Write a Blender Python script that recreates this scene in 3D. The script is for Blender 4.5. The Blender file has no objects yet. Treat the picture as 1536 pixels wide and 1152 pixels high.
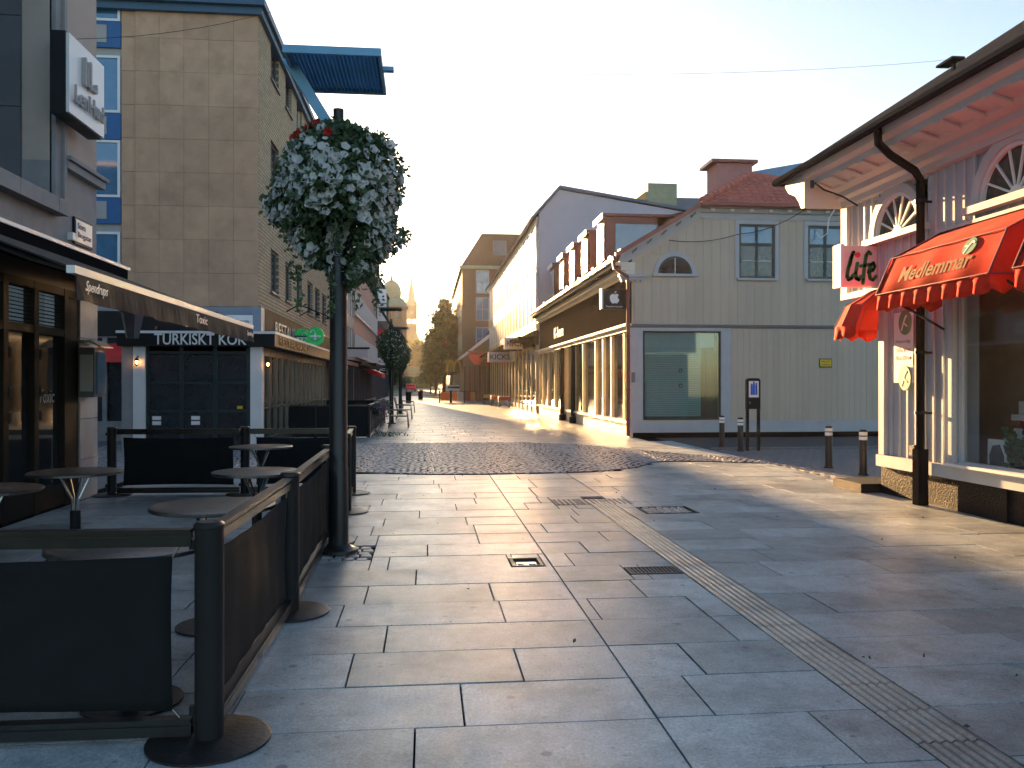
import bpy, math, random
from mathutils import Vector, Matrix
random.seed(7)
C = bpy.context.scene
COL = C.collection
R = math.radians
# ------------------------------------------------------------------ camera, world, sun, exposure
cam_d = bpy.data.cameras.new('camera'); cam = bpy.data.objects.new('camera', cam_d); COL.objects.link(cam)
cam.location = (0, 0, 1.6); cam.rotation_euler = (R(90), 0, R(-5.85))
cam_d.sensor_width = 36; cam_d.lens = 29.3; cam_d.clip_end = 3000; cam_d.clip_start = 0.05
C.camera = cam
SUN_AZ, SUN_EL = 6.6, 8.6          # degrees left of the street's axis, above the horizon
W = bpy.data.worlds.new('World'); C.world = W; W.use_nodes = True
wn = W.node_tree.nodes; wl = W.node_tree.links; wn.clear()
sky = wn.new('ShaderNodeTexSky'); sky.sky_type = 'NISHITA'; sky.sun_disc = False
sky.sun_elevation = R(SUN_EL); sky.sun_rotation = R(-SUN_AZ); sky.dust_density = 0.7; sky.air_density = 1.0; sky.ozone_density = 2.0
bg = wn.new('ShaderNodeBackground'); bg.inputs[1].default_value = 0.05
wo = wn.new('ShaderNodeOutputWorld'); wl.new(sky.outputs[0], bg.inputs[0]); wl.new(bg.outputs[0], wo.inputs[0])
sd = bpy.data.lights.new('sun', 'SUN'); sd.energy = 5.0; sd.angle = R(0.5); sd.color = (1, 0.58, 0.25)
so = bpy.data.objects.new('sun', sd); COL.objects.link(so)
S = Vector((-math.sin(R(SUN_AZ)) * math.cos(R(SUN_EL)), math.cos(R(SUN_AZ)) * math.cos(R(SUN_EL)), math.sin(R(SUN_EL))))
so.rotation_euler = S.to_track_quat('Z', 'Y').to_euler(); so.location = (0, 0, 50)
C.view_settings.view_transform = 'Standard'; C.view_settings.look = 'None'
C.view_settings.exposure = 2.72; C.view_settings.gamma = 1.0; C.view_settings.use_curve_mapping = False
C.render.engine = 'CYCLES'
cy = C.cycles
cy.max_bounces = 7; cy.diffuse_bounces = 3; cy.glossy_bounces = 4; cy.transmission_bounces = 4; cy.transparent_max_bounces = 12
cy.volume_bounces = 0; cy.caustics_reflective = True; cy.blur_glossy = 0.15; cy.sample_clamp_indirect = 80; cy.use_denoising = True
try: cy.denoiser = 'OPENIMAGEDENOISE'
except Exception: pass

# ------------------------------------------------------------------ materials
MATS = {}
def mat(name, col, rough=0.6, metal=0.0, var=0.12, scale=3.0, bump=0.0, bscale=40.0, rnd=0.0, spec=0.5, emit=None, estr=1.0, aniso=None, stain=0.0, coat=0.0):
    if name in MATS: return MATS[name]
    m = bpy.data.materials.new(name); m.use_nodes = True; nt = m.node_tree; n = nt.nodes; l = nt.links
    b = n['Principled BSDF']
    b.inputs['Roughness'].default_value = rough; b.inputs['Metallic'].default_value = metal
    b.inputs['Specular IOR Level'].default_value = spec; b.inputs['Coat Weight'].default_value = coat
    geo = n.new('ShaderNodeNewGeometry')
    mp = n.new('ShaderNodeMapping'); l.new(geo.outputs['Position'], mp.inputs['Vector'])
    if aniso: mp.inputs['Scale'].default_value = aniso
    nz = n.new('ShaderNodeTexNoise'); nz.inputs['Scale'].default_value = scale; nz.inputs['Detail'].default_value = 6; nz.inputs['Roughness'].default_value = 0.6
    l.new(mp.outputs[0], nz.inputs['Vector'])
    rg = n.new('ShaderNodeMapRange'); rg.inputs['From Min'].default_value = 0.3; rg.inputs['From Max'].default_value = 0.7
    rg.inputs['To Min'].default_value = 1 - var; rg.inputs['To Max'].default_value = 1 + var
    l.new(nz.outputs['Fac'], rg.inputs['Value'])
    fac = rg.outputs[0]
    if rnd:
        oi = n.new('ShaderNodeObjectInfo'); r2 = n.new('ShaderNodeMapRange')
        r2.inputs['To Min'].default_value = 1 - rnd; r2.inputs['To Max'].default_value = 1 + rnd
        l.new(oi.outputs['Random'], r2.inputs['Value'])
        mu = n.new('ShaderNodeMath'); mu.operation = 'MULTIPLY'; l.new(fac, mu.inputs[0]); l.new(r2.outputs[0], mu.inputs[1]); fac = mu.outputs[0]
    if stain:
        n2 = n.new('ShaderNodeTexNoise'); n2.inputs['Scale'].default_value = 0.9; n2.inputs['Detail'].default_value = 5; n2.inputs['Roughness'].default_value = 0.65
        l.new(geo.outputs['Position'], n2.inputs['Vector'])
        r3 = n.new('ShaderNodeMapRange'); r3.inputs['From Min'].default_value = 0.52; r3.inputs['From Max'].default_value = 0.7
        r3.inputs['To Min'].default_value = 1; r3.inputs['To Max'].default_value = 1 - stain
        l.new(n2.outputs['Fac'], r3.inputs['Value'])
        mu = n.new('ShaderNodeMath'); mu.operation = 'MULTIPLY'; l.new(fac, mu.inputs[0]); l.new(r3.outputs[0], mu.inputs[1]); fac = mu.outputs[0]
    vm = n.new('ShaderNodeVectorMath'); vm.operation = 'SCALE'; vm.inputs[0].default_value = [min(c*1.18, .82) for c in col[:3]]; l.new(fac, vm.inputs['Scale'])
    l.new(vm.outputs[0], b.inputs['Base Color'])
    rr = n.new('ShaderNodeMapRange'); rr.inputs['From Min'].default_value = 0.25; rr.inputs['From Max'].default_value = 0.75
    rr.inputs['To Min'].default_value = max(0.02, rough * 0.85); rr.inputs['To Max'].default_value = min(1, rough * 1.15); l.new(nz.outputs['Fac'], rr.inputs['Value']); l.new(rr.outputs[0], b.inputs['Roughness'])
    if bump:
        nb = n.new('ShaderNodeTexNoise'); nb.inputs['Scale'].default_value = bscale; nb.inputs['Detail'].default_value = 4
        l.new(mp.outputs[0], nb.inputs['Vector'])
        bp = n.new('ShaderNodeBump'); bp.inputs['Strength'].default_value = bump; bp.inputs['Distance'].default_value = 0.01
        l.new(nb.outputs['Fac'], bp.inputs['Height']); l.new(bp.outputs[0], b.inputs['Normal'])
    if emit:
        b.inputs['Emission Color'].default_value = (*emit, 1); b.inputs['Emission Strength'].default_value = estr
    MATS[name] = m; return m
def glass(name, tint=(0.9, 0.95, 0.95), f0=0.12):
    if name in MATS: return MATS[name]
    m = bpy.data.materials.new(name); m.use_nodes = True; nt = m.node_tree; n = nt.nodes; l = nt.links; n.clear()
    o = n.new('ShaderNodeOutputMaterial'); mx = n.new('ShaderNodeMixShader'); g = n.new('ShaderNodeBsdfGlossy'); t = n.new('ShaderNodeBsdfTransparent')
    g.inputs['Roughness'].default_value = 0.04; t.inputs[0].default_value = (*tint, 1)
    fw_ = n.new('ShaderNodeLayerWeight'); fw_.inputs[0].default_value = 0.5; lw = n.new('ShaderNodeMath'); lw.operation = 'POWER'; lw.inputs[1].default_value = 4.0; l.new(fw_.outputs['Facing'], lw.inputs[0])
    ad = n.new('ShaderNodeMath'); ad.operation = 'ADD'; ad.inputs[1].default_value = f0; ad.use_clamp = True
    l.new(lw.outputs[0], ad.inputs[0]); l.new(ad.outputs[0], mx.inputs[0]); l.new(t.outputs[0], mx.inputs[1]); l.new(g.outputs[0], mx.inputs[2]); l.new(mx.outputs[0], o.inputs[0])
    MATS[name] = m; return m
def paving_mat(nm='granite_paving', tint=(0.39, 0.43, 0.43)):
    m = bpy.data.materials.new(nm); m.use_nodes = True; nt = m.node_tree; n = nt.nodes; l = nt.links; b = n['Principled BSDF']
    geo = n.new('ShaderNodeNewGeometry'); P = geo.outputs['Position']
    def noise(sc, det, ro=0.6):
        t = n.new('ShaderNodeTexNoise'); t.inputs['Scale'].default_value = sc; t.inputs['Detail'].default_value = det; t.inputs['Roughness'].default_value = ro; l.new(P, t.inputs['Vector']); return t.outputs['Fac']
    def mr(v, a, bb, c, d):
        t = n.new('ShaderNodeMapRange'); t.inputs['From Min'].default_value = a; t.inputs['From Max'].default_value = bb; t.inputs['To Min'].default_value = c; t.inputs['To Max'].default_value = d; l.new(v, t.inputs['Value']); return t.outputs[0]
    def mul(a, bb):
        t = n.new('ShaderNodeMath'); t.operation = 'MULTIPLY'; l.new(a, t.inputs[0]); l.new(bb, t.inputs[1]); return t.outputs[0]
    oi = n.new('ShaderNodeObjectInfo')
    f = mul(mr(noise(60, 5, 0.85), 0.35, 0.65, 0.62, 1.38), mr(oi.outputs['Random'], 0, 1, 0.72, 1.16))
    f = mul(f, mr(noise(1.3, 7, 0.72), 0.46, 0.68, 1.06, 0.48))
    f = mul(f, mr(noise(0.35, 3, 0.5), 0.35, 0.65, 0.88, 1.1))
    f = mul(f, mr(noise(7, 6, 0.75), 0.35, 0.7, 1.12, 0.78))
    vo = n.new('ShaderNodeTexVoronoi'); vo.inputs['Scale'].default_value = 2.6; l.new(P, vo.inputs['Vector'])
    vo.feature = 'F1'
    f = mul(f, mr(vo.outputs['Distance'], 0.05, 0.08, 0.42, 1.0))
    v2 = n.new('ShaderNodeTexVoronoi'); v2.inputs['Scale'].default_value = 9; l.new(P, v2.inputs['Vector'])
    f = mul(f, mr(v2.outputs['Distance'], 0.08, 0.14, 0.62, 1.0))
    vm = n.new('ShaderNodeVectorMath'); vm.operation = 'SCALE'; vm.inputs[0].default_value = tint; l.new(f, vm.inputs['Scale']); l.new(vm.outputs[0], b.inputs['Base Color'])
    l.new(mr(noise(2.2, 6, 0.7), 0.3, 0.7, 0.27, 0.44), b.inputs['Roughness'])
    b.inputs['Specular IOR Level'].default_value = 0.55
    bp = n.new('ShaderNodeBump'); bp.inputs['Strength'].default_value = 0.35; bp.inputs['Distance'].default_value = 0.004
    l.new(noise(220, 3), bp.inputs['Height']); l.new(bp.outputs[0], b.inputs['Normal'])
    return m
def brick_mat(name, c1, c2, mortar, bw=0.5, rh=0.25, scale=2.0, axis='Y', bump=0.8):
    m = bpy.data.materials.new(name); m.use_nodes = True; nt = m.node_tree; n = nt.nodes; l = nt.links; b = n['Principled BSDF']
    geo = n.new('ShaderNodeNewGeometry'); sp = n.new('ShaderNodeSeparateXYZ'); cb = n.new('ShaderNodeCombineXYZ'); l.new(geo.outputs['Position'], sp.inputs[0])
    l.new(sp.outputs[axis], cb.inputs['X']); l.new(sp.outputs['Z'], cb.inputs['Y'])
    t = n.new('ShaderNodeTexBrick'); l.new(cb.outputs[0], t.inputs['Vector']); t.inputs['Scale'].default_value = scale
    t.inputs['Brick Width'].default_value = bw; t.inputs['Row Height'].default_value = rh; t.inputs['Mortar Size'].default_value = 0.03
    t.inputs['Color1'].default_value = (*c1, 1); t.inputs['Color2'].default_value = (*c2, 1); t.inputs['Mortar'].default_value = (*mortar, 1)
    l.new(t.outputs['Color'], b.inputs['Base Color']); b.inputs['Roughness'].default_value = 0.85
    bp = n.new('ShaderNodeBump'); bp.invert = True; bp.inputs['Strength'].default_value = bump; bp.inputs['Distance'].default_value = 0.02
    l.new(t.outputs['Fac'], bp.inputs['Height']); l.new(bp.outputs[0], b.inputs['Normal'])
    return m
M_pave = paving_mat(); M_tact = paving_mat('tactile_concrete', (0.34, 0.30, 0.255))
M_joint = mat('joint_sand', (0.02, 0.019, 0.018), 1.0, spec=0)
M_sett = mat('sett_granite', (0.25, 0.235, 0.23), 0.38, var=0.5, scale=5, bump=0.5, bscale=60, rnd=0.15)
M_asph = mat('asphalt', (0.06, 0.062, 0.066), 0.8, var=0.2, scale=30, bump=0.4, bscale=200, stain=0.2)
M_smallpave = mat('small_paver', (0.13, 0.135, 0.145), 0.6, var=0.25, scale=8, bump=0.3)
M_iron = mat('cast_iron', (0.035, 0.034, 0.034), 0.45, 0.7, bump=0.3)
M_black = mat('black_powder_coat', (0.011, 0.011, 0.012), 0.5, spec=0.25, var=0.2, bump=0.08)
M_alu = mat('worn_aluminium', (0.16, 0.15, 0.145), 0.32, 0.9, var=0.2, aniso=(20, 1, 20))
M_rail = mat('dark_anodised_rail', (0.045, 0.043, 0.042), 0.3, 0.8, var=0.2)
M_fabric = mat('black_mesh_fabric', (0.012, 0.0125, 0.013), 0.9, var=0.25, scale=6, bump=0.5, bscale=300, spec=0.2)
M_tabletop = mat('table_laminate', (0.085, 0.068, 0.055), 0.3, var=0.2, scale=12, aniso=(1, 6, 1))
M_chrome = mat('brushed_steel', (0.45, 0.45, 0.45), 0.25, 1.0)
M_white = mat('white_paint', (0.62, 0.62, 0.62), 0.5, var=0.05)
M_cream = mat('cream_board_paint', (0.44, 0.37, 0.30), 0.6, var=0.06, scale=2.5, rnd=0.05, stain=0.08, bump=0.15, bscale=25, aniso=(1, 1, 0.12))
M_trim = mat('grey_trim_paint', (0.36, 0.375, 0.41), 0.55, var=0.07, bump=0.1)
M_strip = mat('dark_grey_moulding', (0.13, 0.135, 0.15), 0.55)
M_winframe = mat('dark_green_window_paint', (0.018, 0.032, 0.032), 0.4)
M_pane = mat('window_glass_dark', (0.02, 0.024, 0.028), 0.06, var=0.3, spec=0.9, bump=0.015, bscale=2)
M_panesky = mat('window_glass_painted_sky', (0.045, 0.15, 0.27), 0.05, spec=1.0, bump=0.01, bscale=1.5, coat=0.5)  # blue of the reflected sky is put into the base colour
M_tile = mat('red_clay_tile', (0.42, 0.12, 0.09), 0.7, var=0.25, scale=6, bump=0.3)
M_redmetal = mat('red_sheet_metal', (0.21, 0.06, 0.05), 0.45, var=0.15)
M_copperpipe = mat('brown_red_downpipe', (0.16, 0.04, 0.03), 0.4, var=0.15)
M_taupe = mat('taupe_ribbed_board', (0.05, 0.045, 0.038), 1.0, spec=0.0, var=0.1, rnd=0.1)  # taupe made darker to stand for the eave's shade on the boarding
M_ochre = mat('ochre_panel', (0.42, 0.27, 0.11), 0.6, var=0.1)
M_lilac = mat('lilac_render', (0.42, 0.41, 0.48), 0.8, var=0.05, scale=0.5, stain=0.06)
M_offwhite = mat('offwhite_render', (0.62, 0.58, 0.5), 0.6, var=0.06)
M_goldframe = mat('pale_gold_mullion', (0.5, 0.42, 0.28), 0.4, 0.2)
M_brown = mat('brown_stone_panel', (0.47, 0.29, 0.185), 0.7, var=0.14, scale=1.6, rnd=0.07, stain=0.2, bump=0.12, bscale=60)
M_bluefr = mat('blue_panel', (0.02, 0.10, 0.27), 0.45)
M_bluemetal = mat('blue_grey_sheet_metal', (0.045, 0.10, 0.17), 0.55)
M_gutter = mat('dark_gutter', (0.018, 0.022, 0.03), 1.0, spec=0.0)
M_greyblue = mat('grey_blue_fascia', (0.2, 0.235, 0.3), 0.5, var=0.08)
M_ybrick = brick_mat('yellow_brick', (0.54, 0.44, 0.28), (0.40, 0.32, 0.19), (0.17, 0.15, 0.12), bw=0.5, rh=0.22, scale=2.0, bump=1.0)
M_rbrick = brick_mat('red_brown_brick', (0.12, 0.07, 0.055), (0.09, 0.05, 0.042), (0.09, 0.08, 0.075), bw=0.5, rh=0.16, scale=2.0, axis='X')
M_pinkr = mat('pink_render', (0.42, 0.26, 0.22), 0.8, var=0.07)
M_greyr = mat('grey_render', (0.34, 0.33, 0.32), 0.8, var=0.08)
M_plaster = mat('beige_plaster', (0.40, 0.33, 0.29), 0.85, var=0.07, stain=0.15, bump=0.1)
M_plasterg = mat('grey_plaster', (0.24, 0.235, 0.24), 0.8, var=0.14, stain=0.2, bump=0.15)
M_stone = mat('pale_limestone', (0.33, 0.33, 0.345), 0.6, var=0.2, scale=2.2, rnd=0.08, stain=0.3, bump=0.15)
M_bronze = mat('dark_bronze_frame', (0.018, 0.015, 0.012), 0.6, spec=0.06)
M_darkwood = mat('dark_grey_surround', (0.10, 0.10, 0.11), 0.6)
M_blackfab = mat('black_awning_canvas', (0.016, 0.016, 0.017), 0.85, var=0.2, bump=0.3, bscale=120)
M_red = mat('red_awning_canvas', (0.60, 0.035, 0.018), 0.9, spec=0.1, var=0.14, scale=3, bump=0.3, bscale=60)
M_redp = mat('red_plastic', (0.6, 0.03, 0.03), 0.4)
M_goldtxt = mat('faded_gold_print', (0.36, 0.20, 0.06), 0.6)
M_green = mat('logo_green', (0.01, 0.16, 0.05), 0.5)
M_lgreen = mat('pale_emblem_green', (0.13, 0.24, 0.12), 0.5)
M_signgreen = mat('pharmacy_green', (0.005, 0.22, 0.06), 0.4, emit=(0.01, 0.5, 0.08), estr=0.04)
M_signwhite = mat('sign_white', (0.75, 0.76, 0.74), 0.4, var=0.03)
M_pinkwhite = mat('sign_pinkish_white', (0.62, 0.50, 0.50), 0.4, var=0.04)
M_yellow = mat('sign_yellow', (0.62, 0.42, 0.02), 0.5)
M_blue = mat('sign_blue', (0.01, 0.10, 0.5), 0.4)
M_text = mat('black_lettering', (0.015, 0.015, 0.02), 0.5)
M_greytext = mat('grey_metal_lettering', (0.28, 0.28, 0.3), 0.4, 0.3)
M_lifewall = mat('life_board_paint', (0.36, 0.38, 0.43), 0.55, var=0.08, rnd=0.05, stain=0.1, bump=0.12, bscale=20, aniso=(1, 1, 0.12))
M_lifetrim = mat('life_trim_paint', (0.42, 0.42, 0.43), 0.5, var=0.06)
M_bstone = mat('rough_black_stone', (0.010, 0.010, 0.011), 0.7, var=0.8, scale=25, bump=1.0, bscale=45, spec=0.12)
M_matte = mat('matte_black', (0.010, 0.010, 0.011), 1.0, spec=0.0)
M_slate = mat('slate_roof', (0.03, 0.035, 0.045), 1.0, spec=0.0, var=0.3, scale=8, bump=0.5)
M_leaf = mat('leaf_green', (0.085, 0.135, 0.065), 0.5, var=0.5, scale=14)
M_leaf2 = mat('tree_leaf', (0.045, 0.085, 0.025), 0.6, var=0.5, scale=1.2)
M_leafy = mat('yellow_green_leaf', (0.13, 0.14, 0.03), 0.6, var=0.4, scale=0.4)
M_petal = mat('white_petal', (0.74, 0.78, 0.72), 0.6, var=0.08, scale=60)
M_petalr = mat('red_petal', (0.5, 0.03, 0.02), 0.6)
M_petalp = mat('mauve_petal', (0.3, 0.14, 0.26), 0.6, var=0.3, scale=20)
M_bark = mat('bark', (0.06, 0.045, 0.035), 0.9)
M_steel_skylit = mat('lamp_steel_skylit', (0.15, 0.36, 0.56), 0.45, 0.0, var=0.15)  # sky light on the near lamp's panel is put into this blue
M_pole = mat('lamp_pole_black', (0.02, 0.019, 0.02), 0.35, 0.3, var=0.25, scale=2)
M_church = mat('church_brick', (0.2, 0.13, 0.09), 0.85)
M_copper = mat('green_copper', (0.13, 0.22, 0.17), 0.6, var=0.2)
M_grass = mat('hillside_green', (0.05, 0.08, 0.025), 0.9, var=0.4, scale=0.05)
M_orange = mat('orange_cushion', (0.55, 0.14, 0.04), 0.7)
M_maroon = mat('maroon_cushion', (0.2, 0.03, 0.05), 0.7)
M_mustard = mat('mustard_cushion', (0.45, 0.24, 0.06), 0.7)
M_lampglow = mat('warm_bulb', (0.8, 0.5, 0.2), 0.5, emit=(1, 0.42, 0.1), estr=6)
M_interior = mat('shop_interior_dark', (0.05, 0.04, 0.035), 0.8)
M_winshine = mat('curtained_window_glass', (0.68, 0.68, 0.66), 0.17, metal=0.9, var=0.25, scale=1.5, spec=1.0, coat=0.6, aniso=(1, 3, 0.2))
M_roughglass = mat('shop_glass_streetside', (0.02, 0.026, 0.028), 0.07, var=0.3, spec=0.5, bump=0.02, bscale=1.2)
M_blind = mat('pale_blind', (0.38, 0.55, 0.58), 0.7, var=0.05)
def backlit(m, k):          # thin leaves and petals let the low sun through
    nt = m.node_tree; n = nt.nodes; l = nt.links; b = n['Principled BSDF']; o = n['Material Output']
    t = n.new('ShaderNodeBsdfTranslucent'); mx = n.new('ShaderNodeMixShader'); mx.inputs[0].default_value = k
    l.new(b.inputs['Base Color'].links[0].from_socket, t.inputs['Color']); l.new(b.outputs[0], mx.inputs[1]); l.new(t.outputs[0], mx.inputs[2]); l.new(mx.outputs[0], o.inputs['Surface'])
M_lampacryl = mat('translucent_lamp_sheet', (0.22, 0.50, 0.75), 0.5, var=0.1)  # sky showing through the panel is put into this blue as well
for q_ in (M_lampacryl, M_leaf, M_leaf2, M_leafy, M_petal, M_petalr, M_petalp): backlit(q_, 0.4)
G_shop = glass('clear_shop_glass', (0.8, 0.9, 0.9), 0.12)
G_clear = glass('clear_glass', (0.95, 0.97, 0.97), 0.05)

# ------------------------------------------------------------------ mesh helpers
class MB:
    def __init__(s): s.v = []; s.f = []
    def add(s, v, f):
        k = len(s.v); s.v += [tuple(p) for p in v]; s.f += [tuple(i + k for i in q) for q in f]; return s
    def box(s, x0, x1, y0, y1, z0, z1):
        if x0 > x1: x0, x1 = x1, x0
        if y0 > y1: y0, y1 = y1, y0
        if z0 > z1: z0, z1 = z1, z0
        return s.add([(x0,y0,z0),(x1,y0,z0),(x1,y1,z0),(x0,y1,z0),(x0,y0,z1),(x1,y0,z1),(x1,y1,z1),(x0,y1,z1)],
              [(0,3,2,1),(4,5,6,7),(0,1,5,4),(1,2,6,5),(2,3,7,6),(3,0,4,7)])
    def cbox(s, x0, x1, y0, y1, z0, z1, c):       # box with chamfered top edge
        v = [(x0,y0,z0),(x1,y0,z0),(x1,y1,z0),(x0,y1,z0),(x0,y0,z1-c),(x1,y0,z1-c),(x1,y1,z1-c),(x0,y1,z1-c),
             (x0+c,y0+c,z1),(x1-c,y0+c,z1),(x1-c,y1-c,z1),(x0+c,y1-c,z1)]
        return s.add(v, [(0,1,5,4),(1,2,6,5),(2,3,7,6),(3,0,4,7),(4,5,9,8),(5,6,10,9),(6,7,11,10),(7,4,8,11),(8,9,10,11)])
    def tube(s, pts, r, n=8, cap=True):
        pts = [Vector(p) for p in pts]; rs = r if isinstance(r, (list, tuple)) else [r] * len(pts); k = len(s.v); prev = None
        for i, p in enumerate(pts):
            d = (pts[min(i+1, len(pts)-1)] - pts[max(i-1, 0)]).normalized()
            if prev is None:
                a = Vector((0,0,1)) if abs(d.z) < 0.9 else Vector((1,0,0))
            else: a = prev
            u = (a - d * a.dot(d)).normalized(); prev = u; w = d.cross(u)
            for j in range(n):
                t = 2 * math.pi * (j + 0.5) / n; s.v.append(tuple(p + (u * math.cos(t) + w * math.sin(t)) * rs[i]))
        for i in range(len(pts) - 1):
            for j in range(n):
                a0 = k + i*n + j; a1 = k + i*n + (j+1) % n; s.f.append((a0, a1, a1 + n, a0 + n))
        if cap: s.f.append(tuple(k + j for j in range(n))[::-1]); s.f.append(tuple(k + (len(pts)-1)*n + j for j in range(n)))
        return s
    def lathe(s, cx, cy, prof, n=24):
        k = len(s.v)
        for (r, z) in prof:
            for j in range(n):
                t = 2*math.pi*j/n; s.v.append((cx + r*math.cos(t), cy + r*math.sin(t), z))
        for i in range(len(prof)-1):
            for j in range(n):
                a = k+i*n+j; b = k+i*n+(j+1) % n; s.f.append((a, b, b+n, a+n))
        s.f.append(tuple(k+j for j in range(n))[::-1]); s.f.append(tuple(k+(len(prof)-1)*n+j for j in range(n)))
        return s
    def prism(s, poly, fn, d0, d1):               # poly of (a,b); fn(a,b,d)->xyz
        n = len(poly); k = len(s.v)
        for d in (d0, d1):
            for a, b in poly: s.v.append(tuple(fn(a, b, d)))
        s.f.append(tuple(k+i for i in range(n))); s.f.append(tuple(k+n+i for i in range(n))[::-1])
        for i in range(n): s.f.append((k+i, k+(i+1) % n, k+n+(i+1) % n, k+n+i))
        return s
    def ribbon(s, pts, w, fn, d0, d1):             # stroke with round ends, as overlapping prisms
        for i in range(len(pts)-1):
            a, b = Vector(pts[i]), Vector(pts[i+1]); d = b - a
            if d.length < 1e-6: continue
            ang = math.atan2(d.y, d.x); e = 0.0004 * (i % 3)
            poly = [(a.x + w*math.cos(ang + math.pi/2 + k*math.pi/5), a.y + w*math.sin(ang + math.pi/2 + k*math.pi/5)) for k in range(6)]
            poly += [(b.x + w*math.cos(ang - math.pi/2 + k*math.pi/5), b.y + w*math.sin(ang - math.pi/2 + k*math.pi/5)) for k in range(6)]
            s.prism(poly, fn, d0, d1 + e)
        return s
def mesh_of(name, mb, m, smooth=False):
    me = bpy.data.meshes.new(name); me.from_pydata(mb.v, [], mb.f)
    ms = m if isinstance(m, (list, tuple)) else [m]
    for q in ms: me.materials.append(q)
    me.update()
    import bmesh
    bm = bmesh.new(); bm.from_mesh(me); bmesh.ops.recalc_face_normals(bm, faces=bm.faces); bm.to_mesh(me); bm.free()
    if smooth:
        me.polygons.foreach_set('use_smooth', [True]*len(me.polygons))
        try: me.set_sharp_from_angle(angle=R(40))
        except Exception: pass
    return me
def wloc(o):
    v = Vector((0,0,0))
    while o: v += o.location; o = o.parent
    return v
def obj(name, mb, m, parent=None, smooth=False, label=None, kind=None):
    if parent is not None:
        L = wloc(parent); mb.v = [(x-L.x, y-L.y, z-L.z) for x, y, z in mb.v]
    o = bpy.data.objects.new(name, mesh_of(name, mb, m, smooth)); COL.objects.link(o); o.parent = parent
    if label: o['label'] = label
    if kind: o['kind'] = kind
    return o
def thing(name, label, cat, loc=(0,0,0), group=None, kind=None):
    o = bpy.data.objects.new(name, None); COL.objects.link(o); o.location = loc; o.empty_display_size = 0.2
    if label: o['label'] = label
    if cat: o['category'] = cat
    if group: o['group'] = group
    if kind: o['kind'] = kind
    return o
def tag(o, label, cat, group=None):
    o['label'] = label; o['category'] = cat
    if group: o['group'] = group
    return o
def struct(name, mb, m, smooth=False):
    o = obj(name, mb, m, None, smooth); o['kind'] = 'structure'; return o
def dup(root, loc, label, group=None):
    def cp(o, p):
        c = o.copy(); COL.objects.link(c); c.parent = p
        for ch in list(o.children): cp(ch, c)
        return c
    r = cp(root, None); r.location = loc; r['label'] = label
    if group: r['group'] = group
    return r
def inst(name, me, loc, parent, rot=(0,0,0)):
    L = wloc(parent) if parent else Vector((0,0,0))
    o = bpy.data.objects.new(name, me); COL.objects.link(o); o.parent = parent; o.location = Vector(loc) - L; o.rotation_euler = rot; return o
def txt(name, s, origin, d, w, h, m, parent, depth=0.008, shear=0.0, bold=0.0):
    cu = bpy.data.curves.new(name, 'FONT'); cu.body = s; cu.size = 1; cu.extrude = 0.5; cu.shear = shear; cu.offset = bold; cu.resolution_u = 3
    o = bpy.data.objects.new(name, cu); COL.objects.link(o)
    dg = bpy.context.evaluated_depsgraph_get(); me = bpy.data.meshes.new_from_object(o.evaluated_get(dg)); bpy.data.objects.remove(o); bpy.data.curves.remove(cu)
    xs = [v.co.x for v in me.vertices]; ys = [v.co.y for v in me.vertices]
    x0, x1, y0, y1 = min(xs), max(xs), min(ys), max(ys)
    d = Vector(d).normalized(); up = Vector((0,0,1)); nrm = d.cross(up); og = Vector(origin)
    L = wloc(parent)
    for v in me.vertices:
        a = (v.co.x-x0)/(x1-x0)*w; b = (v.co.y-y0)/(y1-y0)*h; c = v.co.z*depth
        v.co = og + d*a + up*b + nrm*c - L
    me.materials.clear(); me.materials.append(m)
    o = bpy.data.objects.new(name, me); COL.objects.link(o); o.parent = parent; return o
class Fr:   # facade frame: u along, v up, w outward
    def __init__(s, face, c): s.face = face; s.c = c
    def p(s, u, v, w):
        if s.face == '-x': return (s.c - w, u, v)
        if s.face == '+x': return (s.c + w, u, v)
        return (u, s.c - w, v)     # '-y'
    def box(s, mb, u0, u1, v0, v1, w0, w1):
        a = s.p(u0, v0, w0); b = s.p(u1, v1, w1); return mb.box(a[0], b[0], a[1], b[1], a[2], b[2])
    def fn(s): return lambda a, b, d: s.p(a, b, d)
    def dir(s): return {'-x': (0,-1,0), '+x': (0,1,0), '-y': (1,0,0)}[s.face]
def wall(fr, u0, u1, v0, v1, holes, depth=0.3):
    """solid wall with window openings, built as real boxes round the holes"""
    mb = MB(); us = sorted({u0, u1, *[min(max(h[i], u0), u1) for h in holes for i in (0, 1)]})
    for a, b in zip(us, us[1:]):
        if b - a < 1e-4: continue
        m = (a+b)/2; cuts = sorted([(max(h[2], v0), min(h[3], v1)) for h in holes if h[0] < m < h[1]]); z = v0
        for c0, c1 in cuts + [(v1, v1)]:
            if c0 - z > 1e-4: fr.box(mb, a, b, z, c0, -depth, 0)
            z = max(z, c1)
    return mb
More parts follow.
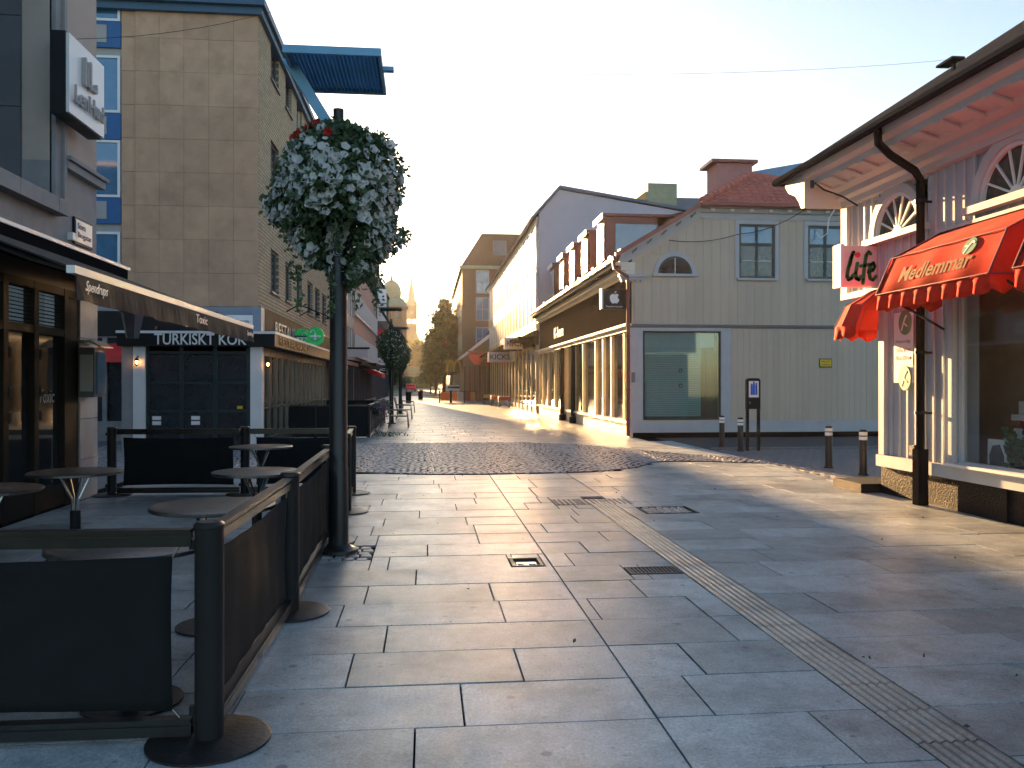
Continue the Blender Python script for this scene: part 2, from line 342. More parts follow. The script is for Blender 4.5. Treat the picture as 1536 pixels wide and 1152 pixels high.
def window(par, fr, u0, u1, v0, v1, cols, rows, mf, mg, w=-0.12, fw=0.06, mw=0.035, sill=None, sillm=None, each=True, label=None, surround=None, sm=None, glassy=None):
    mb = MB()
    fr.box(mb, u0, u1, v0, v0+fw, w-0.04, w+0.03); fr.box(mb, u0, u1, v1-fw, v1, w-0.04, w+0.03)
    fr.box(mb, u0, u0+fw, v0+fw, v1-fw, w-0.04, w+0.03); fr.box(mb, u1-fw, u1, v0+fw, v1-fw, w-0.04, w+0.03)
    cu = [u0+fw+(u1-u0-2*fw)*i/cols for i in range(cols+1)]
    rr = rows if isinstance(rows, list) else [i/rows for i in range(rows+1)]
    cv = [v0+fw+(v1-v0-2*fw)*t for t in rr]
    for c in cu[1:-1]: fr.box(mb, c-mw/2, c+mw/2, v0+fw, v1-fw, w-0.03, w+0.02)
    for c in cv[1:-1]: fr.box(mb, u0+fw, u1-fw, c-mw/2, c+mw/2, w-0.032, w+0.024)
    f = obj('window', mb, mf, par, label=label)
    if each:
        for i in range(cols):
            for j in range(len(cv)-1):
                mb = MB(); fr.box(mb, cu[i]+mw/2*(i > 0), cu[i+1]-mw/2*(i < cols-1), cv[j]+mw/2*(j > 0), cv[j+1]-mw/2*(j < len(cv)-2), w-0.012, w-0.004)
                g = mg if not glassy else glassy(i, j)
                obj('pane', mb, g, f)
    else:
        mb = MB(); fr.box(mb, u0+fw, u1-fw, v0+fw, v1-fw, w-0.02, w-0.008); obj('pane', mb, mg, f)
    if sill:
        mb = MB(); fr.box(mb, u0-0.06, u1+0.06, v0-0.07, v0-0.002, w, sill); obj('sill', mb, sillm or mf, f)
    if surround:
        mb = MB(); s = surround
        fr.box(mb, u0-s, u1+s, v1+0.002, v1+s, -0.02, 0.05); fr.box(mb, u0-s, u0-0.002, v0, v1, -0.02, 0.05); fr.box(mb, u1+0.002, u1+s, v0, v1, -0.02, 0.05)
        obj('surround', mb, sm, f)
    return f
def boards(par, fr, u0, u1, vlo, vhi, pitch, holes, m, t=0.022, w0=0.0, gap=0.006, name='board', batten=None, bm_=None):
    n = max(1, round((u1-u0)/pitch)); p = (u1-u0)/n
    for i in range(n):
        a, b = u0+i*p, u0+(i+1)*p; c = (a+b)/2
        lo = vlo(c) if callable(vlo) else vlo
        segs = []; z = lo; cuts = sorted([(h[2], h[3]) for h in holes if h[0] < c < h[1]])
        hia = vhi(a) if callable(vhi) else vhi; hib = vhi(b) if callable(vhi) else vhi; top = min(hia, hib)
        for c0, c1 in cuts:
            if c0 - z > 0.02: segs.append((z, c0, c0))
            z = max(z, c1)
        if top - z > 0.02 or max(hia, hib)-z > 0.05: segs.append((z, max(hia, z+0.01), max(hib, z+0.01)))
        tt = t + random.uniform(-0.002, 0.002)
        for s0, sa, sb in segs:
            mb = MB(); mb.prism([(a+gap/2, s0), (b-gap/2, s0), (b-gap/2, sb), (a+gap/2, sa)], fr.fn(), w0, w0+tt); obj(name, mb, m, par)
            if batten:
                mb = MB(); mb.prism([(a-batten/2, s0), (a+batten/2, s0), (a+batten/2, sa), (a-batten/2, sa)], fr.fn(), w0+t+0.003, w0+t+0.026); obj('batten', mb, bm_ or m, par)

# ------------------------------------------------------------------ ground
def hh(x, y):
    t = min(max((y-135)/300, 0), 1); return 9*t*t*(3-2*t)
mb = MB(); xs = [-700, -300, -120, -60, -30, -15, -6, 0, 6, 15, 30, 60, 120, 300, 700]; ys = [-60, 0, 60, 110, 130, 150, 170, 190, 210, 230, 250, 275, 300, 330, 360, 390, 420, 450, 500, 600, 800, 1100]
for y in ys:
    for x in xs: mb.v.append((x, y, hh(x, y)-0.07))
nx = len(xs)
for j in range(len(ys)-1):
    for i in range(nx-1): mb.f.append((j*nx+i, j*nx+i+1, (j+1)*nx+i+1, (j+1)*nx+i))
struct('ground', mb, M_grass, True)
# street surface beyond the paving, rising up the hill
mb = MB(); yy = [112, 130, 150, 170, 190, 210, 240, 270, 300, 330]
for y in yy: mb.v += [(-5, y, hh(0, y)-0.02), (5.5, y, hh(0, y)-0.02)]
for j in range(len(yy)-1): mb.f.append((2*j, 2*j+1, 2*j+3, 2*j+2))
struct('road', mb, M_asph)
struct('cross_street', MB().box(6.8, 70, 12.9, 24.2, -0.06, -0.01), M_asph)
mb = MB().box(-70, -5.0, 12.6, 24.6, -0.06, -0.008); struct('side_pavement', mb, M_smallpave)
# small pavers at the street mouth on the right
mb = MB(); y = 12.95; k = 0
while y < 19.6:
    x = 6.82 + (0.1 if k % 2 else 0)
    while x < 13.5:
        mb.cbox(x+.006, x+.2-.006, y+.006, y+.2-.006, -0.04, 0.0+random.uniform(-.003,.003), 0.006); x += 0.2
    y += 0.2; k += 1
o = obj('small_pavers', mb, M_smallpave); o['kind'] = 'structure'
struct('kerb', MB().cbox(6.9, 14, 19.62, 19.76, -0.05, 0.05, 0.012), M_smallpave)

pav = thing('pavement', None, None, (0,0,0), kind='structure')
obj('bedding', MB().box(-5, 6.85, 1.0, 112, -0.065, -0.022), M_joint, pav)
random.seed(11)
ROW = 0.556; Y0 = 1.68
def slab(x0, x1, y0, y1, dz=None):
    dz = random.uniform(-0.003, 0.0015) if dz is None else dz
    mb = MB(); g = random.uniform(.0042, .0062); mb.cbox(x0+g, x1-g, y0+g, y1-g, -0.05, 0, 0.0012)
    obj('slab', mb, M_pave, pav).location.z = dz
def inhole(x0, x1, y0, y1):
    for h in HOLES:
        if x0 < h[1] and x1 > h[0] and y0 < h[3] and y1 > h[2]: return h
    return None
HOLES = [(-1.22, -0.5, 7.68, 8.36), (0.74, 1.04, 7.26, 7.62), (1.70, 2.17, 6.86, 7.14), (2.70, 3.38, 10.05, 10.62), (1.70, 2.76, 10.9, 11.42)]
def rowfill(xa, xb, y0, y1, off, ln):
    """one course of slabs; cut round the pits, grates and tactile plates"""
    x = xa - off
    while x < xb - 0.02:
        L = ln * random.choice((0.85, 1.0, 1.0, 1.12)); a, b = max(x, xa), min(x + L, xb)
        if xb - b < 0.2: b = xb
        if b - a > 0.03:
            h = inhole(a, b, y0, y1)
            if h:
                for (c, d, e, f) in ((a, min(b, h[0]), y0, y1), (max(a, h[1]), b, y0, y1), (max(a, h[0]), min(b, h[1]), y0, h[2]), (max(a, h[0]), min(b, h[1]), h[3], y1)):
                    if d-c > 0.03 and f-e > 0.03: slab(c, d, e, f)
            else: slab(a, b, y0, y1)
        if b >= xb: break
        x += L
row = 0
while Y0 + row*ROW < 17.2:
    y0, y1 = Y0 + row*ROW, Y0 + (row+1)*ROW
    if y0 > 14.3 : xl = 4.0
    else: xl = -4.7
    off = [0.15, 0.62, 0.35, 0.9, 0.5, 0.02][row % 6]
    if y0 < 14.6:
        rowfill(-4.72 if y0 > 3.2 else -3.2, 1.10, y0, y1, off, 1.12)
        if y1 < 11.8: rowfill(1.10, 2.17, y0, y1, [0, 0.55, 0.2][row % 3], 0.75)
        else: rowfill(1.10, 2.49, y0, y1, 0.3, 0.9)
        rowfill(2.49, 6.85, y0+0.0, y1, off*0.8+0.1, 1.15)
    else: rowfill(3.6 if y0 < 15.6 else 4.5, 6.85, y0, y1, off, 1.15)
    row += 1
# slabs beyond the sett field: too small to pick apart singly
mb = MB(); y = 22.7
while y < 111.5:
    dy = 0.556 if y < 60 else 1.112
    x = -5 + random.uniform(-0.9, 0)
    while x < 6.1:
        L = random.choice((0.9, 1.1, 1.2)); a, b = max(x, -5), min(x+L, 6.2)
        if b-a > 0.05: mb.box(a+.006, b-.006, y+.006, y+dy-.006, -0.04, random.uniform(-.003, .001))
        x += L
    y += dy
obj('distant_slabs', mb, M_pave, pav, kind='stuff')
mb = MB(); y = 17.3
while y < 22.7:
    x = (5.2 if y < 20.3 else 2.4) + random.uniform(-.9, 0)
    while x < 6.85:
        a, b = max(x, 4.9 if y < 20.3 else 2.0), min(x+1.1, 6.85)
        if b-a > 0.05: mb.box(a+.006, b-.006, y+.006, y+.55, -0.04, random.uniform(-.003, .001))
        x += 1.1
    y += 0.556
obj('corner_slabs', mb, M_pave, pav, kind='stuff')
# sett field in the crossing, laid in fan arcs
front = [(-60,15.6),(-3,15.6),(-1.4,15.3),(0,14.78),(1.2,14.7),(3.1,14.92),(4.0,15.6),(4.65,16.75),(5.7,16.75),(6.7,16.2),(6.9,16.2)]
back = [(-60,22.6),(2.5,22.7),(3.9,21.9),(4.8,20.4),(5.8,18.6),(6.9,17.4)]
def interp(t, x):
    for (a, b), (c, d) in zip(t, t[1:]):
        if a <= x <= c: return b+(d-b)*(x-a)/(c-a)
    return t[-1][1]
def in_setts(x, y): return interp(front, x) < y < interp(back, x) and x < 6.85
xs_ = [-5.0 + 0.25*i for i in range(48)]; xs_ = [x for x in xs_ if x <= 6.85]
mb = MB(); poly = [(x, interp(front, x)) for x in xs_] + [(x, interp(back, x)) for x in reversed(xs_)]
mb.prism(poly, lambda a, b, d: (a, b, d), -0.03, 0.0045)
sf = thing('sett_field', None, None, (0,0,0), kind='structure')
obj('bedding', mb, M_joint, sf)
mb = MB(); AR = 1.25
for ci in range(-6, 8):
    for rj in range(78):
        cx, cyy = ci*AR + random.uniform(-.02, .02), 12 + rj*0.145
        na = 10; ph = (rj % 2)*.5 + random.uniform(-.2, .2)
        for t in range(na):
            th = R(45) + R(90)*(t+0.5)/na; x = cx + AR*0.707*math.cos(th)*1.41*0.5*1.42; y = cyy + AR*0.8*math.sin(th) + 1.2
            sg = -1 if ci % 2 else 1
            x = cx + (t+ph)/na*AR - AR/2; y = cyy + 0.34*math.cos((t+ph-na/2)/na*math.pi*0.95) + 1.5
            x += random.uniform(-.012, .012); y += random.uniform(-.012, .012)
            if not in_setts(x, y): continue
            ang = -math.atan(0.34*math.pi*.95/AR*math.sin((t+0.5-na/2)/na*math.pi*0.95))
            w, dd = 0.052+random.uniform(-.004,.004), 0.060+random.uniform(-.005,.004); z = 0.014+random.uniform(-.004, .004); ca, sa = math.cos(ang), math.sin(ang)
            vs = []
            for (k_, zz) in ((1, -0.01), (0.97, z-0.009), (0.72, z)):
                for (u, v) in ((-w, -dd), (w, -dd), (w, dd), (-w, dd)):
                    u, v = u*k_, v*k_; vs.append((x+u*ca-v*sa, y+u*sa+v*ca, zz))
            mb.add(vs, [(0,1,5,4),(1,2,6,5),(2,3,7,6),(3,0,4,7),(4,5,9,8),(5,6,10,9),(6,7,11,10),(7,4,8,11),(8,9,10,11)])
obj('setts', mb, M_sett, sf, kind='stuff')
# iron edge ring and cover in the setts
mb = MB(); pts = [(x, interp(front, x)-0.01, 0.006) for x in xs_]; mb.tube(pts, 0.012, 5); obj('steel_edge', mb, M_iron, sf)
# tactile strip: ribbed plates
tac = thing('tactile_strip', None, None, (2.33, 6, 0), kind='structure')
mb = MB(); N = 60; L = 0.352; Wd = 0.31; vs = []
for i in range(N+1):
    x = -Wd/2 + Wd*i/N; z = 0.0045 + 0.0045*math.cos(i/N*2*math.pi*6+math.pi)
    mb.v += [(x, -L/2, z), (x, L/2, z)]
for i in range(N): mb.f.append((2*i, 2*i+2, 2*i+3, 2*i+1))
k = len(mb.v)
mb.box(-Wd/2, Wd/2, -L/2, L/2, -0.04, -0.0001)
me_t = mesh_of('ribbed_plate', mb, M_tact, True)
yy_ = 1.7
while yy_ < 10.85:
    if not (6.8 < yy_ < 7.0 and False): inst('ribbed_plate', me_t, (2.33+random.uniform(-.002,.002), yy_+0.18, random.uniform(-.001,.001)), tac, (0,0,0))
    yy_ += 0.36
mb = MB(); mb.box(-0.17, 0.17, -0.25, 0.25, -0.04, 0.0)
for i in range(5):
    for j in range(7): mb.lathe(-0.136+i*0.068, -0.21+j*0.07, [(0.022, 0.0), (0.016, 0.006), (0.008, 0.008)], 8)
me_b = mesh_of('blister_plate', mb, M_tact, False)
for i in range(3): inst('blister_plate', me_b, (1.88+i*0.352, 11.16, 0.001), tac)
# setts round the lamp base
patch = thing('sett_patch', None, None, (-0.86, 8.02, 0), kind='structure')
for i in range(6):
    for j in range(5):
        x, y = -1.18+i*0.118+0.03*(j % 2), 7.72+j*0.128
        if math.hypot(x+0.83, y-8.02) < 0.1: continue
        mb = MB().cbox(x-.05, x+.05, y-.055, y+.055, -0.03, random.uniform(0.0, 0.008), 0.01); obj('sett', mb, M_sett, patch)
# drain grates and pit
def grate(x0, x1, y0, y1, label, nb, setts=False):
    t = thing('drain_grate', label, 'drain', ((x0+x1)/2, (y0+y1)/2, 0))
    mb = MB(); f = 0.025; mb.box(x0, x1, y0, y0+f, -0.03, 0.004); mb.box(x0, x1, y1-f, y1, -0.03, 0.004); mb.box(x0, x0+f, y0+f, y1-f, -0.03, 0.004); mb.box(x1-f, x1, y0+f, y1-f, -0.03, 0.004)
    obj('frame', mb, M_iron, t)
    if not setts:
        for i in range(nb):
            x = x0+f+(x1-x0-2*f)*(i+.5)/nb; w = (x1-x0-2*f)/nb*0.28
            obj('bar', MB().box(x-w, x+w, y0+f+.004, y1-f-.004, -0.03, 0.002), M_iron, t)
    else:
        for i in range(6):
            for j in range(4):
                a = x0+.05+i*(x1-x0-.1)/6; b = y0+.045+j*(y1-y0-.09)/4
                obj('stone', MB().cbox(a+.006, a+(x1-x0-.1)/6-.006, b+.006, b+(y1-y0-.09)/4-.006, -0.03, random.uniform(.001,.008), .012), M_sett, t)
    return t
grate(1.71, 2.16, 6.87, 7.13, 'slotted iron drain grate beside the ribbed tactile strip', 12)
grate(2.71, 3.37, 10.06, 10.61, 'square iron frame filled with small setts beyond the tactile strip', 5, True)
t = thing('service_pit', 'small open square pit with a pale metal fitting in the pavement', 'pit', (0.89, 7.44, 0))
mb = MB(); x0, x1, y0, y1 = 0.75, 1.03, 7.27, 7.61
for q in ((x0, x1, y0, y0+.03), (x0, x1, y1-.03, y1), (x0, x0+.03, y0+.03, y1-.03), (x1-.03, x1, y0+.03, y1-.03)): mb.box(*q, -0.05, 0.004)
obj('rim', mb, M_iron, t)
mb = MB(); mb.box(0.80, 0.98, 7.32, 7.50, -0.03, -0.012); mb.lathe(0.84, 7.40, [(0.03,-.012),(0.03,.0),(0.015,.0)], 12); mb.lathe(0.94, 7.40, [(0.03,-.012),(0.03,.0),(0.015,.0)], 12); obj('fitting', mb, M_chrome, t)
# ------------------------------------------------------------------ left corner cafe building (wall x=-4.75)
random.seed(21)
cafe = thing('cafe_building', 'grey and beige plastered corner building with dark bronze cafe windows at far left', 'building', (-4.75, 12.6, 0))
F = Fr('+x', -4.75)
holes = [(6.2, 11.15, 3.95, 7.4)]
obj('wall', wall(F, 2.0, 12.6, 4.45, 11, holes, 0.35), M_plaster, cafe, label='beige plastered upper wall')
obj('wall', wall(F, 2.0, 12.6, 3.36, 4.45, holes, 0.35).box(-14, -5.1, 12.3, 12.6, 0, 11), M_plasterg, cafe, label='grey plastered band')
mb = MB(); F.box(mb, 11.4, 12.68, 4.42, 4.52, 0.001, 0.10); F.box(mb, 11.4, 12.72, 4.53, 4.58, 0.001, 0.14); obj('string_course', mb, M_plasterg, cafe)
# deep window bay
mb = MB(); F.box(mb, 11.15, 11.32, 3.95, 7.5, -0.02, 0.05); F.box(mb, 11.321, 11.40, 3.95, 7.5, -0.02, 0.09); F.box(mb, 6.0, 11.15, 7.40, 7.6, -0.02, 0.05); obj('surround', mb, M_plasterg, cafe)
mb = MB()
for a, b in ((3.95, 5.1), (5.11, 6.25), (6.26, 7.4)): F.box(mb, 11.10, 11.15, a, b, -0.95, -0.36)
obj('reveal_panel', mb, M_darkwood, cafe)
window(cafe, F, 6.3, 11.1, 3.97, 7.38, 3, 2, M_darkwood, M_panesky, w=-0.95, fw=0.1, mw=0.1)
mb = MB()
u = 6.0
while u < 11.3:
    F.box(mb, u, min(u+1.0, 11.3)-0.012, 3.76, 3.95, -0.9, 0.16); u += 1.0
obj('sill', mb, M_plasterg, cafe)
mb = MB(); F.box(mb, 11.62, 11.72, 3.52, 3.62, 0.0, 0.07); obj('junction_box', mb, M_signwhite, cafe)
# stone corner pier, courses are blocks
for i in range(6):
    obj('stone_block', MB().box(-5.2, -4.735, 12.0, 12.6, i*0.56, i*0.56+0.552), M_stone, cafe)
# bronze shopfront
mb = MB(); F.box(mb, 2.0, 12.0, 2.86, 3.36, -0.1, -0.02); obj('fascia', mb, M_black, cafe)
mb = MB()
for u in (5.0, 6.3, 7.6, 8.9, 10.0, 10.75, 11.6): F.box(mb, u-.06, u+.06, 0, 2.86, -0.13, 0.0)
F.box(mb, 2.0, 12.0, 2.22, 2.32, -0.12, -0.005); F.box(mb, 2.0, 12.0, 0.02, 0.3, -0.12, -0.005); F.box(mb, 2.0, 12.0, 2.76, 2.86, -0.12, -0.005)
F.box(mb, 11.66, 11.98, 0, 2.75, -0.13, -0.002)
obj('shopfront_frame', mb, M_bronze, cafe)
for a, b in zip((5.06, 6.36, 7.66, 8.96, 10.06, 10.81), (6.24, 7.54, 8.84, 9.94, 10.69, 11.54)):
    mb = MB(); F.box(mb, a, b, 0.3, 2.22, -0.09, -0.075); obj('pane', mb, M_pane, cafe)
    for j in range(9):
        mb = MB(); z = 2.33+j*0.047; mb.prism([(-.10, z+.02), (-.098, z+.026), (-.03, z+.006), (-.032, z)], lambda w, v, d: F.p(d, v, w), a, b)
        obj('louvre_slat', mb, M_bronze, cafe)
mb = MB(); F.box(mb, 10.84, 11.5, 0.33, 2.19, -0.07, -0.05); 
for u, s in ((10.02, 1), (10.78, 1)):
    for z in (1.15, 1.45, 1.9):
        obj('hinge', MB().lathe(-4.72, u, [(0.018, z), (0.018, z+0.12)], 8), M_black, cafe)
txt('lettering', 'Toxic', F.p(10.95, 1.36, -0.06), F.dir(), 0.42, 0.17, M_greyr, cafe, 0.004, shear=0.2)
# menu box, street sign, LenHud sign, lantern
t = thing('menu_box', 'grey metal menu case with glass front on the stone corner pier', 'menu case', (-4.73, 12.1, 1.2))
obj('case', MB().box(-4.73, -4.52, 11.92, 12.3, 1.42, 2.1), M_darkwood, t)
obj('glazed_front', MB().box(-4.518, -4.50, 11.98, 12.28, 1.46, 2.04), M_panesky, t)
obj('sheet', MB().box(-4.7, -4.54, 11.9, 11.918, 1.5, 2.0), M_greyr, t)
mb = MB(); mb.prism([(-4.74, 2.16), (-4.74, 2.2), (-4.55, 2.2), (-4.42, 2.12), (-4.42, 2.1), (-4.55, 2.16)], lambda a, b, d: (a, d, b), 11.88, 12.34); obj('hood', mb, M_chrome, t)
t = thing('street_sign', 'white street name sign reading Stora Brogatan under the beige wall', 'street sign', (-4.74, 12.05, 3.6))
obj('plate', MB().box(-4.745, -4.715, 11.77, 12.37, 3.5, 3.86), M_black, t)
obj('face', MB().box(-4.714, -4.708, 11.80, 12.34, 3.53, 3.83), M_signwhite, t)
txt('lettering', 'Stora', (-4.704, 11.85, 3.71), (0, 1, 0), 0.25, 0.085, M_text, t, 0.004)
txt('lettering', 'Brogatan', (-4.704, 11.85, 3.57), (0, 1, 0), 0.44, 0.10, M_text, t, 0.004)
t = thing('wall_sign', 'square white LenHud sign with raised lettering on the beige wall', 'sign', (-4.6, 11.3, 5))
obj('box', MB().box(-4.62, -4.44, 10.80, 11.96, 4.95, 5.97), M_black, t)
obj('face', MB().box(-4.439, -4.40, 10.82, 11.94, 4.97, 5.95), M_signwhite, t)
txt('lettering', 'LenHud', (-4.37, 10.92, 5.13), (0, 1, 0), 0.92, 0.22, M_greyr, t, 0.022, bold=0.012)
mb = MB(); fn = lambda a, b, d: (d, a, b)
for x in (11.22, 11.38): mb.ribbon([(x, 5.77), (x, 5.45)], 0.028, fn, -4.399, -4.35)
mb.ribbon([(11.30, 5.70), (11.30, 5.47), (11.58, 5.47), (11.58, 5.55)], 0.022, fn, -4.399, -4.352)
obj('emblem', mb, M_greyr, t)
t = thing('wall_lantern', 'large old lantern hanging under the cafe awning beyond the stone pier', 'lantern', (-4.3, 12.7, 2.3))
mb = MB(); mb.lathe(-4.35, 12.9, [(0.09, 2.28), (0.17, 2.66)], 6); obj('glass_body', mb, M_darkwood, t)
obj('cap', MB().lathe(-4.35, 12.9, [(0.20, 2.665), (0.19, 2.7), (0.08, 2.8), (0.02, 2.86)], 6), M_black, t)
obj('bracket', MB().tube([(-4.75, 12.55, 2.85), (-4.5, 12.75, 2.93), (-4.35, 12.9, 2.87)], 0.018, 6), M_black, t)
# cafe awning
t = thing('cafe_awning', 'long black cafe awning with white front bar and beer lettering on its valance', 'awning', (-4.7, 9.2, 3.1))
obj('cassette', MB().box(-4.72, -4.45, 5.9, 13.0, 3.06, 3.34), M_matte, t)
obj('cassette_trim', MB().box(-4.449, -4.43, 5.9, 13.05, 3.30, 3.345), M_signwhite, t)
mb = MB(); mb.prism([(-4.45, 3.16), (-4.45, 3.17), (-2.5, 2.43), (-2.5, 2.415)], lambda a, b, d: (a, d, b), 6.2, 12.25); obj('canvas', mb, M_blackfab, t)
obj('front_bar', MB().box(-2.53, -2.47, 6.17, 12.28, 2.385, 2.44), M_signwhite, t)
mb = MB(); n = 60
for i in range(n+1):
    y = 6.2+6.05*i/n; w = 0.012*math.sin(i*1.3)+0.008*math.sin(i*0.55)
    mb.v += [(-2.475, y, 2.385), (-2.47+w, y, 2.195+0.006*math.sin(i*.9))]
for i in range(n): mb.f.append((2*i, 2*i+1, 2*i+3, 2*i+2))
o = obj('valance', mb, M_blackfab, t); md = o.modifiers.new('thickness', 'SOLIDIFY'); md.thickness = 0.004
for y in (7.5, 11.3): obj('arm', MB().tube([(-4.5, y, 3.1), (-3.5, y+0.35, 2.72), (-2.5, y-0.1, 2.42)], 0.025, 6), M_darkwood, t)
txt('lettering', 'Spendrups', (-2.448, 6.3, 2.25), (0, 1, 0), 0.42, 0.10, M_signwhite, t, 0.003, shear=0.35)
txt('lettering', 'Toxic', (-2.448, 9.2, 2.26), (0, 1, 0), 0.46, 0.09, M_signwhite, t, 0.003, shear=-0.05)
txt('lettering', 'Spendrups', (-2.448, 11.75, 2.25), (0, 1, 0), 0.42, 0.09, M_signwhite, t, 0.003, shear=0.35)

# ------------------------------------------------------------------ brown panelled building, left of the crossing
random.seed(31)
br = thing('office_building', 'tall brown panelled and yellow brick building at the left crossing corner', 'building', (-5, 24.6, 0))
obj('core', MB().box(-30, -5.05, 24.75, 42.5, 0, 12.35), M_greyr, br)
F = Fr('-y', 24.7)
cols_ = [-8.24, -7.58, -6.90, -6.21, -5.52, -4.83]; rows_ = [3.82+0.955*i for i in range(10)]
for a, b in zip(cols_, cols_[1:]):
    for c, d in zip(rows_, rows_[1:]):
        mb = MB(); F.box(mb, a+.003, b-.003, c+.003, d-.003, 0, 0.06+random.uniform(-.003,.003)); obj('panel', mb, M_brown, br)
for c, d in zip(rows_, rows_[1:]):
    mb = MB(); F.box(mb, -8.62, -8.252, c+.006, d-.006, 0, 0.02); obj('panel', mb, M_brown, br)
    for k in range(5):
        mb = MB(); F.box(mb, -13.9+k*0.7, -13.2+k*0.7-.012, c+.006, d-.006, 0, 0.06); obj('panel', mb, M_brown, br)
for z in (4.3, 6.9, 9.3, 11.9):
    mb = MB(); F.box(mb, -10.4, -8.64, z-0.35-0.4, z-.02, -0.06, 0.03); obj('blue_spandrel', mb, M_bluefr, br)
    mb = MB(); F.box(mb, -9.9, -9.02, z-.62, z-.12, 0.031, 0.045); obj('spandrel_panel', mb, M_greyr, br)
    window(br, F, -10.35, -8.66, z, z+1.62, 2, 1, M_signwhite, M_panesky, w=0.0, fw=0.07, mw=0.08)
mb = MB(); F.box(mb, -30, -4.6, 12.41, 12.62, -18, 0.35); F.box(mb, -30, -4.7, 12.2, 12.41, -18, 0.2); obj('eave', mb, M_bluemetal, br)
# street face of yellow brick
F = Fr('+x', -5.05); holes = []
for z in (4.5, 7.9, 11.2-0.05):
    for (a, b) in ((26.6, 28.0), (29.3, 30.6), (31.8, 33.1), (34.6, 36.2), (37.0, 38.5), (39.5, 41.0)):
        holes.append((a, b, z, z+1.3 if z > 10 else z+1.35))
mb = wall(F, 24.77, 42.5, 3.85, 12.2, holes, -0.01)
mb = wall(Fr('+x', -4.83), 24.77, 42.5, 3.85, 12.2, holes, 0.21); obj('brick_wall', mb, M_ybrick, br)
F = Fr('+x', -4.83)
for h in holes: window(br, F, h[0], h[1], h[2], h[3], 2, 1, M_white if random.random() < .2 else M_darkwood, M_pane, w=-0.12, fw=0.07, sill=0.06, sillm=M_darkwood, each=False)
mb = MB(); mb.box(-30, -5.0, 24.5, 24.76, 2.9, 3.80); obj('fascia', mb, M_greyblue, br)
mb = MB(); mb.box(-5.0, -4.7, 24.4, 24.9, 0, 3.80); obj('corner_pier', mb, M_greyblue, br)
mb = MB(); mb.box(-5.0, -4.72, 24.92, 42.5, 2.75, 3.83); obj('shop_fascia', mb, M_bronze, br)
mb = MB(); mb.box(-9.4, -5.9, 24.40, 24.49, 2.95, 3.65); obj('dark_sign_board', mb, M_black, br)
mb = MB(); fn = lambda a, b, d: (a, d, b); mb.ribbon([(-8.0+0.42*math.cos(t*.3), 3.2+0.25*math.sin(t*.3)) for t in range(9, 22)], 0.03, fn, 24.36, 24.399); obj('emblem', mb, M_redmetal, br)
txt('lettering', 'G', (-6.55, 24.395, 3.3), (1,0,0), 0.3, 0.28, M_signwhite, br, 0.01)
txt('lettering', 'RESTAURANG', (-4.695, 26.6, 3.1), (0,1,0), 6.2, 0.45, M_greytext, br, 0.03)
mb = MB(); mb.box(-30, -5.02, 24.55, 24.74, 0, 2.9); obj('ground_floor_front', mb, M_pane, br)
mb = MB()
for x in (-10.2, -9.0, -7.8): mb.box(x-.06, x+.06, 24.45, 24.55, 0, 2.9)
mb.box(-12, -7.3, 24.42, 24.549, 0, 0.55); obj('ground_floor_frame', mb, M_plasterg, br)
tag(obj('shop_awning', MB().prism([(24.5, 2.75), (24.1, 2.4), (24.1, 2.2), (24.5, 2.25)], lambda a, b, d: (d, a, b), -9.2, -7.75), M_redp), 'small red shop awning behind the stone corner pier', 'awning')
mb = MB()
for i in range(12):
    y = 33.2+i*0.78; obj('shop_mullion', MB().box(-5.0, -4.85, y-.04, y+.04, 0.301, 2.75), M_alu, br)
obj('shop_base', MB().box(-5.0, -4.86, 24.93, 42.5, 0, 0.3), M_alu, br)
mb = MB(); mb.box(-5.0, -4.9, 33.0, 42.5, 0.3, 2.75); obj('shop_glass', mb, M_roughglass, br)
t = thing('street_sign', 'white Hallbergs- street sign on the grey blue fascia above the kebab terrace', 'street sign', (-5.2, 24.4, 3.2))
obj('plate', MB().box(-5.66, -4.93, 24.36, 24.39, 3.16, 3.56), M_signwhite, t)
txt('lettering', 'Hallbergs-', (-5.62, 24.355, 3.3), (1,0,0), 0.64, 0.14, M_text, t, 0.004)
for k, (yy0, zz) in enumerate(((29.5, 4.1), (32.5, 4.2))):
    mb = MB().tube([(-4.83, yy0, zz), (-4.4, yy0, zz+.25), (-4.0, yy0, zz+.1), (-3.75, yy0, zz-.02)], 0.022, 6).lathe(-3.75, yy0, [(0.09, zz-.12), (0.03, zz)], 8)
    tag(obj('gooseneck_lamp', mb, M_black), ['nearer', 'farther'][k]+' black gooseneck lamp reaching out from the yellow brick wall', 'lamp', 'gooseneck lamps on the yellow brick wall')
# rooftop bits
tag(obj('chimney_stack', MB().box(-5.9, -5.2, 37, 38, 12.62, 14.0), M_redmetal), 'dark red chimney standing on the brick building roof', 'chimney')

